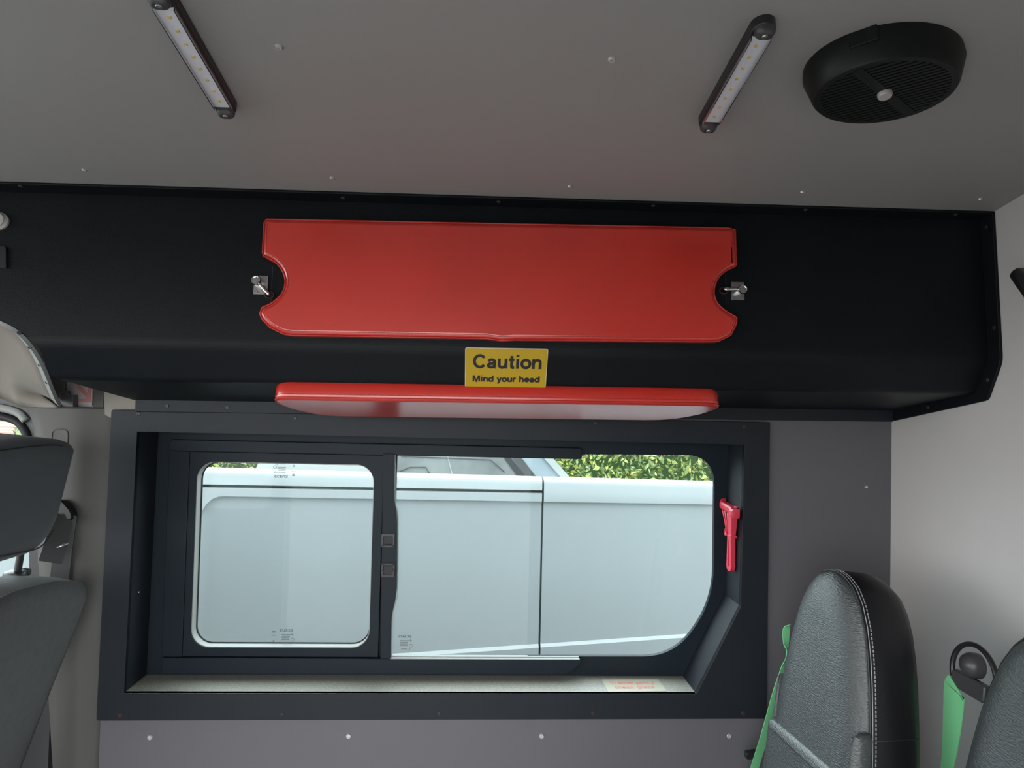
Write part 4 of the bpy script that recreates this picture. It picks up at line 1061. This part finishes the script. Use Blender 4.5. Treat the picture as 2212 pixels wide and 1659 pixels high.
# rail along the top, left of the seam
side('top_rail', -2.6, SEAM - g_, lambda X: [(zs_(X) + g_, -0.012), (zs_(X) + g_ + 0.003, 0.0), (zt_(X) - 0.022, -0.002), (zt_(X) - 0.012, -0.006), (zt_(X), -0.050), (zt_(X) - 0.012, -0.070), (zs_(X) + g_, -0.20)])
side('front_wing', SEAM + g_, 2.6, lambda X: [(-0.25, -0.012), (-0.25, 0.006), (zc_(X) - 0.003, 0.004), (zc_(X) + 0.006, -0.009), (zr_(X) - 0.012, -0.010), (zr_(X), -0.008), (zr_(X) + 0.006, 0.001), (zs_(X) - 0.004, 0.001), (zs_(X) + 0.002, -0.001), (zt_(X) - 0.022, -0.002), (zt_(X) - 0.012, -0.006), (zt_(X), -0.050), (zt_(X) - 0.012, -0.07), (0.70, -1.2), (-0.25, -1.2)])
DL = vx(430, 1100)[0]
def doorprof(X):
    k_ = min(1.0, max(0.0, (X - (DL + 0.012)) / 0.07))
    dp = -0.011 * min(1, (X - DL) / 0.02)
    zr = zr_(X) - 0.070 * (1 - math.sqrt(max(0, 1 - (1 - k_) ** 2)))
    if X < DL + 0.013: dp = 0.0
    return [(-0.25, -0.012), (-0.25, 0.006), (zc_(X) - 0.003, 0.004), (zc_(X) + 0.006, 0.001 + dp), (zr - 0.012, dp), (zr, 0.001 + dp * 0.8), (zr + 0.006, 0.001), (zs_(X) - g_ - 0.003, 0.001), (zs_(X) - g_, -0.012)]
side('door_panel', DL + g_, SEAM - g_, doorprof, 60)
side('rear_panel', -2.6, DL - g_, lambda X: [(-0.25, -0.012), (-0.25, 0.006), (zc_(X) - 0.003, 0.004), (zc_(X) + 0.006, 0.0), (zs_(X) - g_ - 0.003, 0.0), (zs_(X) - g_, -0.012)], 6)
for xw in (-2.1, 2.2):
    bm = bmesh.new(); lathe(bm, Fr((xw, YV + 0.02, -0.24), (1, 0, 0), (0, 0, 1)), [(0.30, -0.2), (0.31, -0.1), (0.31, 0.0), (0.27, 0.03), (0.2, 0.02), (0, 0.02)], 24); obj('wheel', bm, 'drub', van, smooth=40)
# glazed cabin on top of it
YK = YV + 0.14
def cab(name, px, m, Y, th=0.02):
    o_ = [(p.x, p.z) for p in (pY(x, y, Y) for x, y in px)]
    bm = bmesh.new(); solid(bm, Fr((0, Y, 0), (1, 0, 0), (0, 0, 1)), o_, -th, 0.0); return obj(name, bm, m, van)
cab('cabin_rear_panel', ((540, 1040), (585, 940), (848, 948), (848, 1050)), 'cargrey', YK, 0.10)
gl_ = cab('side_glass', ((848, 1050), (848, 945), (1075, 950), (1160, 1050)), 'carglass', YK, 0.05)
cab('glass_divider', ((981, 1045), (957, 950), (959, 950), (983, 1045)), 'vanw', YK - 0.002, 0.003)
cab('dark_quarter', ((1130, 1046), (1078, 975), (1092, 975), (1120, 1010), (1150, 1046)), 'drub', YK - 0.003, 0.004)
cab('door_pillar', ((1152, 1048), (1098, 975), (1082, 950), (1096, 950), (1118, 978), (1172, 1048)), 'plastg', YK - 0.006, 0.05)
cab('quarter_glass', ((1172, 1048), (1118, 978), (1096, 950), (1140, 950), (1226, 1048)), mat('blue_grey_glass', (0.2814, 0.3216, 0.3484), 0.15), YK - 0.002, 0.05)
cab('front_pillar', ((1226, 1048), (1140, 950), (1160, 950), (1246, 1048)), 'cargrey', YK - 0.01, 0.06)
for pts_ in (((860, 1020), (885, 1009), (920, 1009), (932, 1030)), ((866, 985), (1060, 993), (1090, 1020))):
    bm = bmesh.new(); tube(bm, [pY(x, y, YK - 0.003) for x, y in pts_], 0.0022, 6); obj('interior_line', bm, 'plastg', gl_, smooth=True)

# ================================================================== ground, hedge, tree and house
bm = bmesh.new(); box(bm, Fr((0, 0, -0.57), (1, 0, 0), (0, 1, 0)), -40, 40, -30, 45, -0.05, 0.0); struct(obj('ground', bm, 'asphalt'), 'grey asphalt yard', 'ground')
def leaves(name, n, fn, size, m):
    verts, faces = [], []
    for i in range(n):
        c = fn(); s_ = size * random.uniform(0.6, 1.4)
        d = V((random.gauss(0, 1), random.gauss(0, 1), random.gauss(0, 1))).normalized(); e = d.orthogonal().normalized(); e = Matrix.Rotation(random.uniform(0, 6.28), 3, d) @ e; g = d.cross(e)
        k = len(verts); verts += [c - e * s_, c + g * s_ * 0.45 + d * s_ * 0.15, c + e * s_, c - g * s_ * 0.45 + d * s_ * 0.15]; faces += [(k, k + 1, k + 2), (k, k + 2, k + 3)]
    me = bpy.data.meshes.new(name); me.from_pydata(verts, [], faces); me.materials.append(M[m]); o = bpy.data.objects.new(name, me); COL.objects.link(o); return o
hd_ = leaves('hedge', 48000, lambda: V((random.uniform(-3.5, 6.5), 4.6 + abs(random.gauss(0, 0.16)) + 0.12 * math.sin(random.random() * 9), random.uniform(-0.55, 2.2))), 0.030, 'leaf')
tag(hd_, 'yellow green leafy hedge beyond the white van', 'hedge'); hd_['kind'] = 'stuff'
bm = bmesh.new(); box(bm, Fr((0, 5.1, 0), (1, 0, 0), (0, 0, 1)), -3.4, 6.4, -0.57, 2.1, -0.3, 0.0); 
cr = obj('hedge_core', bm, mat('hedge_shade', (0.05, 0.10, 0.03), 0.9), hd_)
hc = pY(20, 915, 12.0)
hs = thing('house', 'house with a red tiled roof seen through the cab door window', 'house', (hc.x - 1.0, 14.0, -0.57))
bm = bmesh.new(); box(bm, Fr((hc.x - 1.5, 14.0, 0), (1, 0, 0), (0, 0, 1)), -4.0, 2.3, -0.57, 0.0, -3.0, 1.4); obj('wall', bm, 'brick', hs)
rf_ = Fr((hc.x - 1.5, 12.3, -0.05), (1, 0, 0), (0, 1.0, 0.62))
bm = bmesh.new(); box(bm, rf_, -4.3, 2.5, 0, 2.4, -0.06, 0.0); roof = obj('roof', bm, 'tile', hs)
for i in range(22):
    bm = bmesh.new(); box(bm, Fr(rf_.p(0, i * 0.108, 0.0), rf_.u, rf_.v - rf_.n * 0.16), -4.3, 2.5, -0.004, 0.125, 0.008, 0.034); obj('tile_course', bm, 'tile', roof)
tc_ = pY(62, 905, 10.0)
tr_ = thing('tree', 'leafy green tree beside the red roof, seen through the cab window', 'tree', (tc_.x + 0.15, 10.2, -0.57))
bm = bmesh.new(); tube(bm, [(tc_.x + 0.15, 10.2, -0.57), (tc_.x + 0.15, 10.2, 1.2)], 0.08, 10); obj('trunk', bm, 'bark', tr_, smooth=True)
def blob():
    while True:
        v = V((random.uniform(-1, 1), random.uniform(-1, 1), random.uniform(-1, 1)))
        if 0.3 < v.length < 1: return V((tc_.x + 0.5, 10.2, 0.95)) + V((v.x * 0.75, v.y * 0.7, v.z * 0.95))
fo = leaves('foliage', 5000, blob, 0.07, 'leaf'); adopt(fo, tr_)
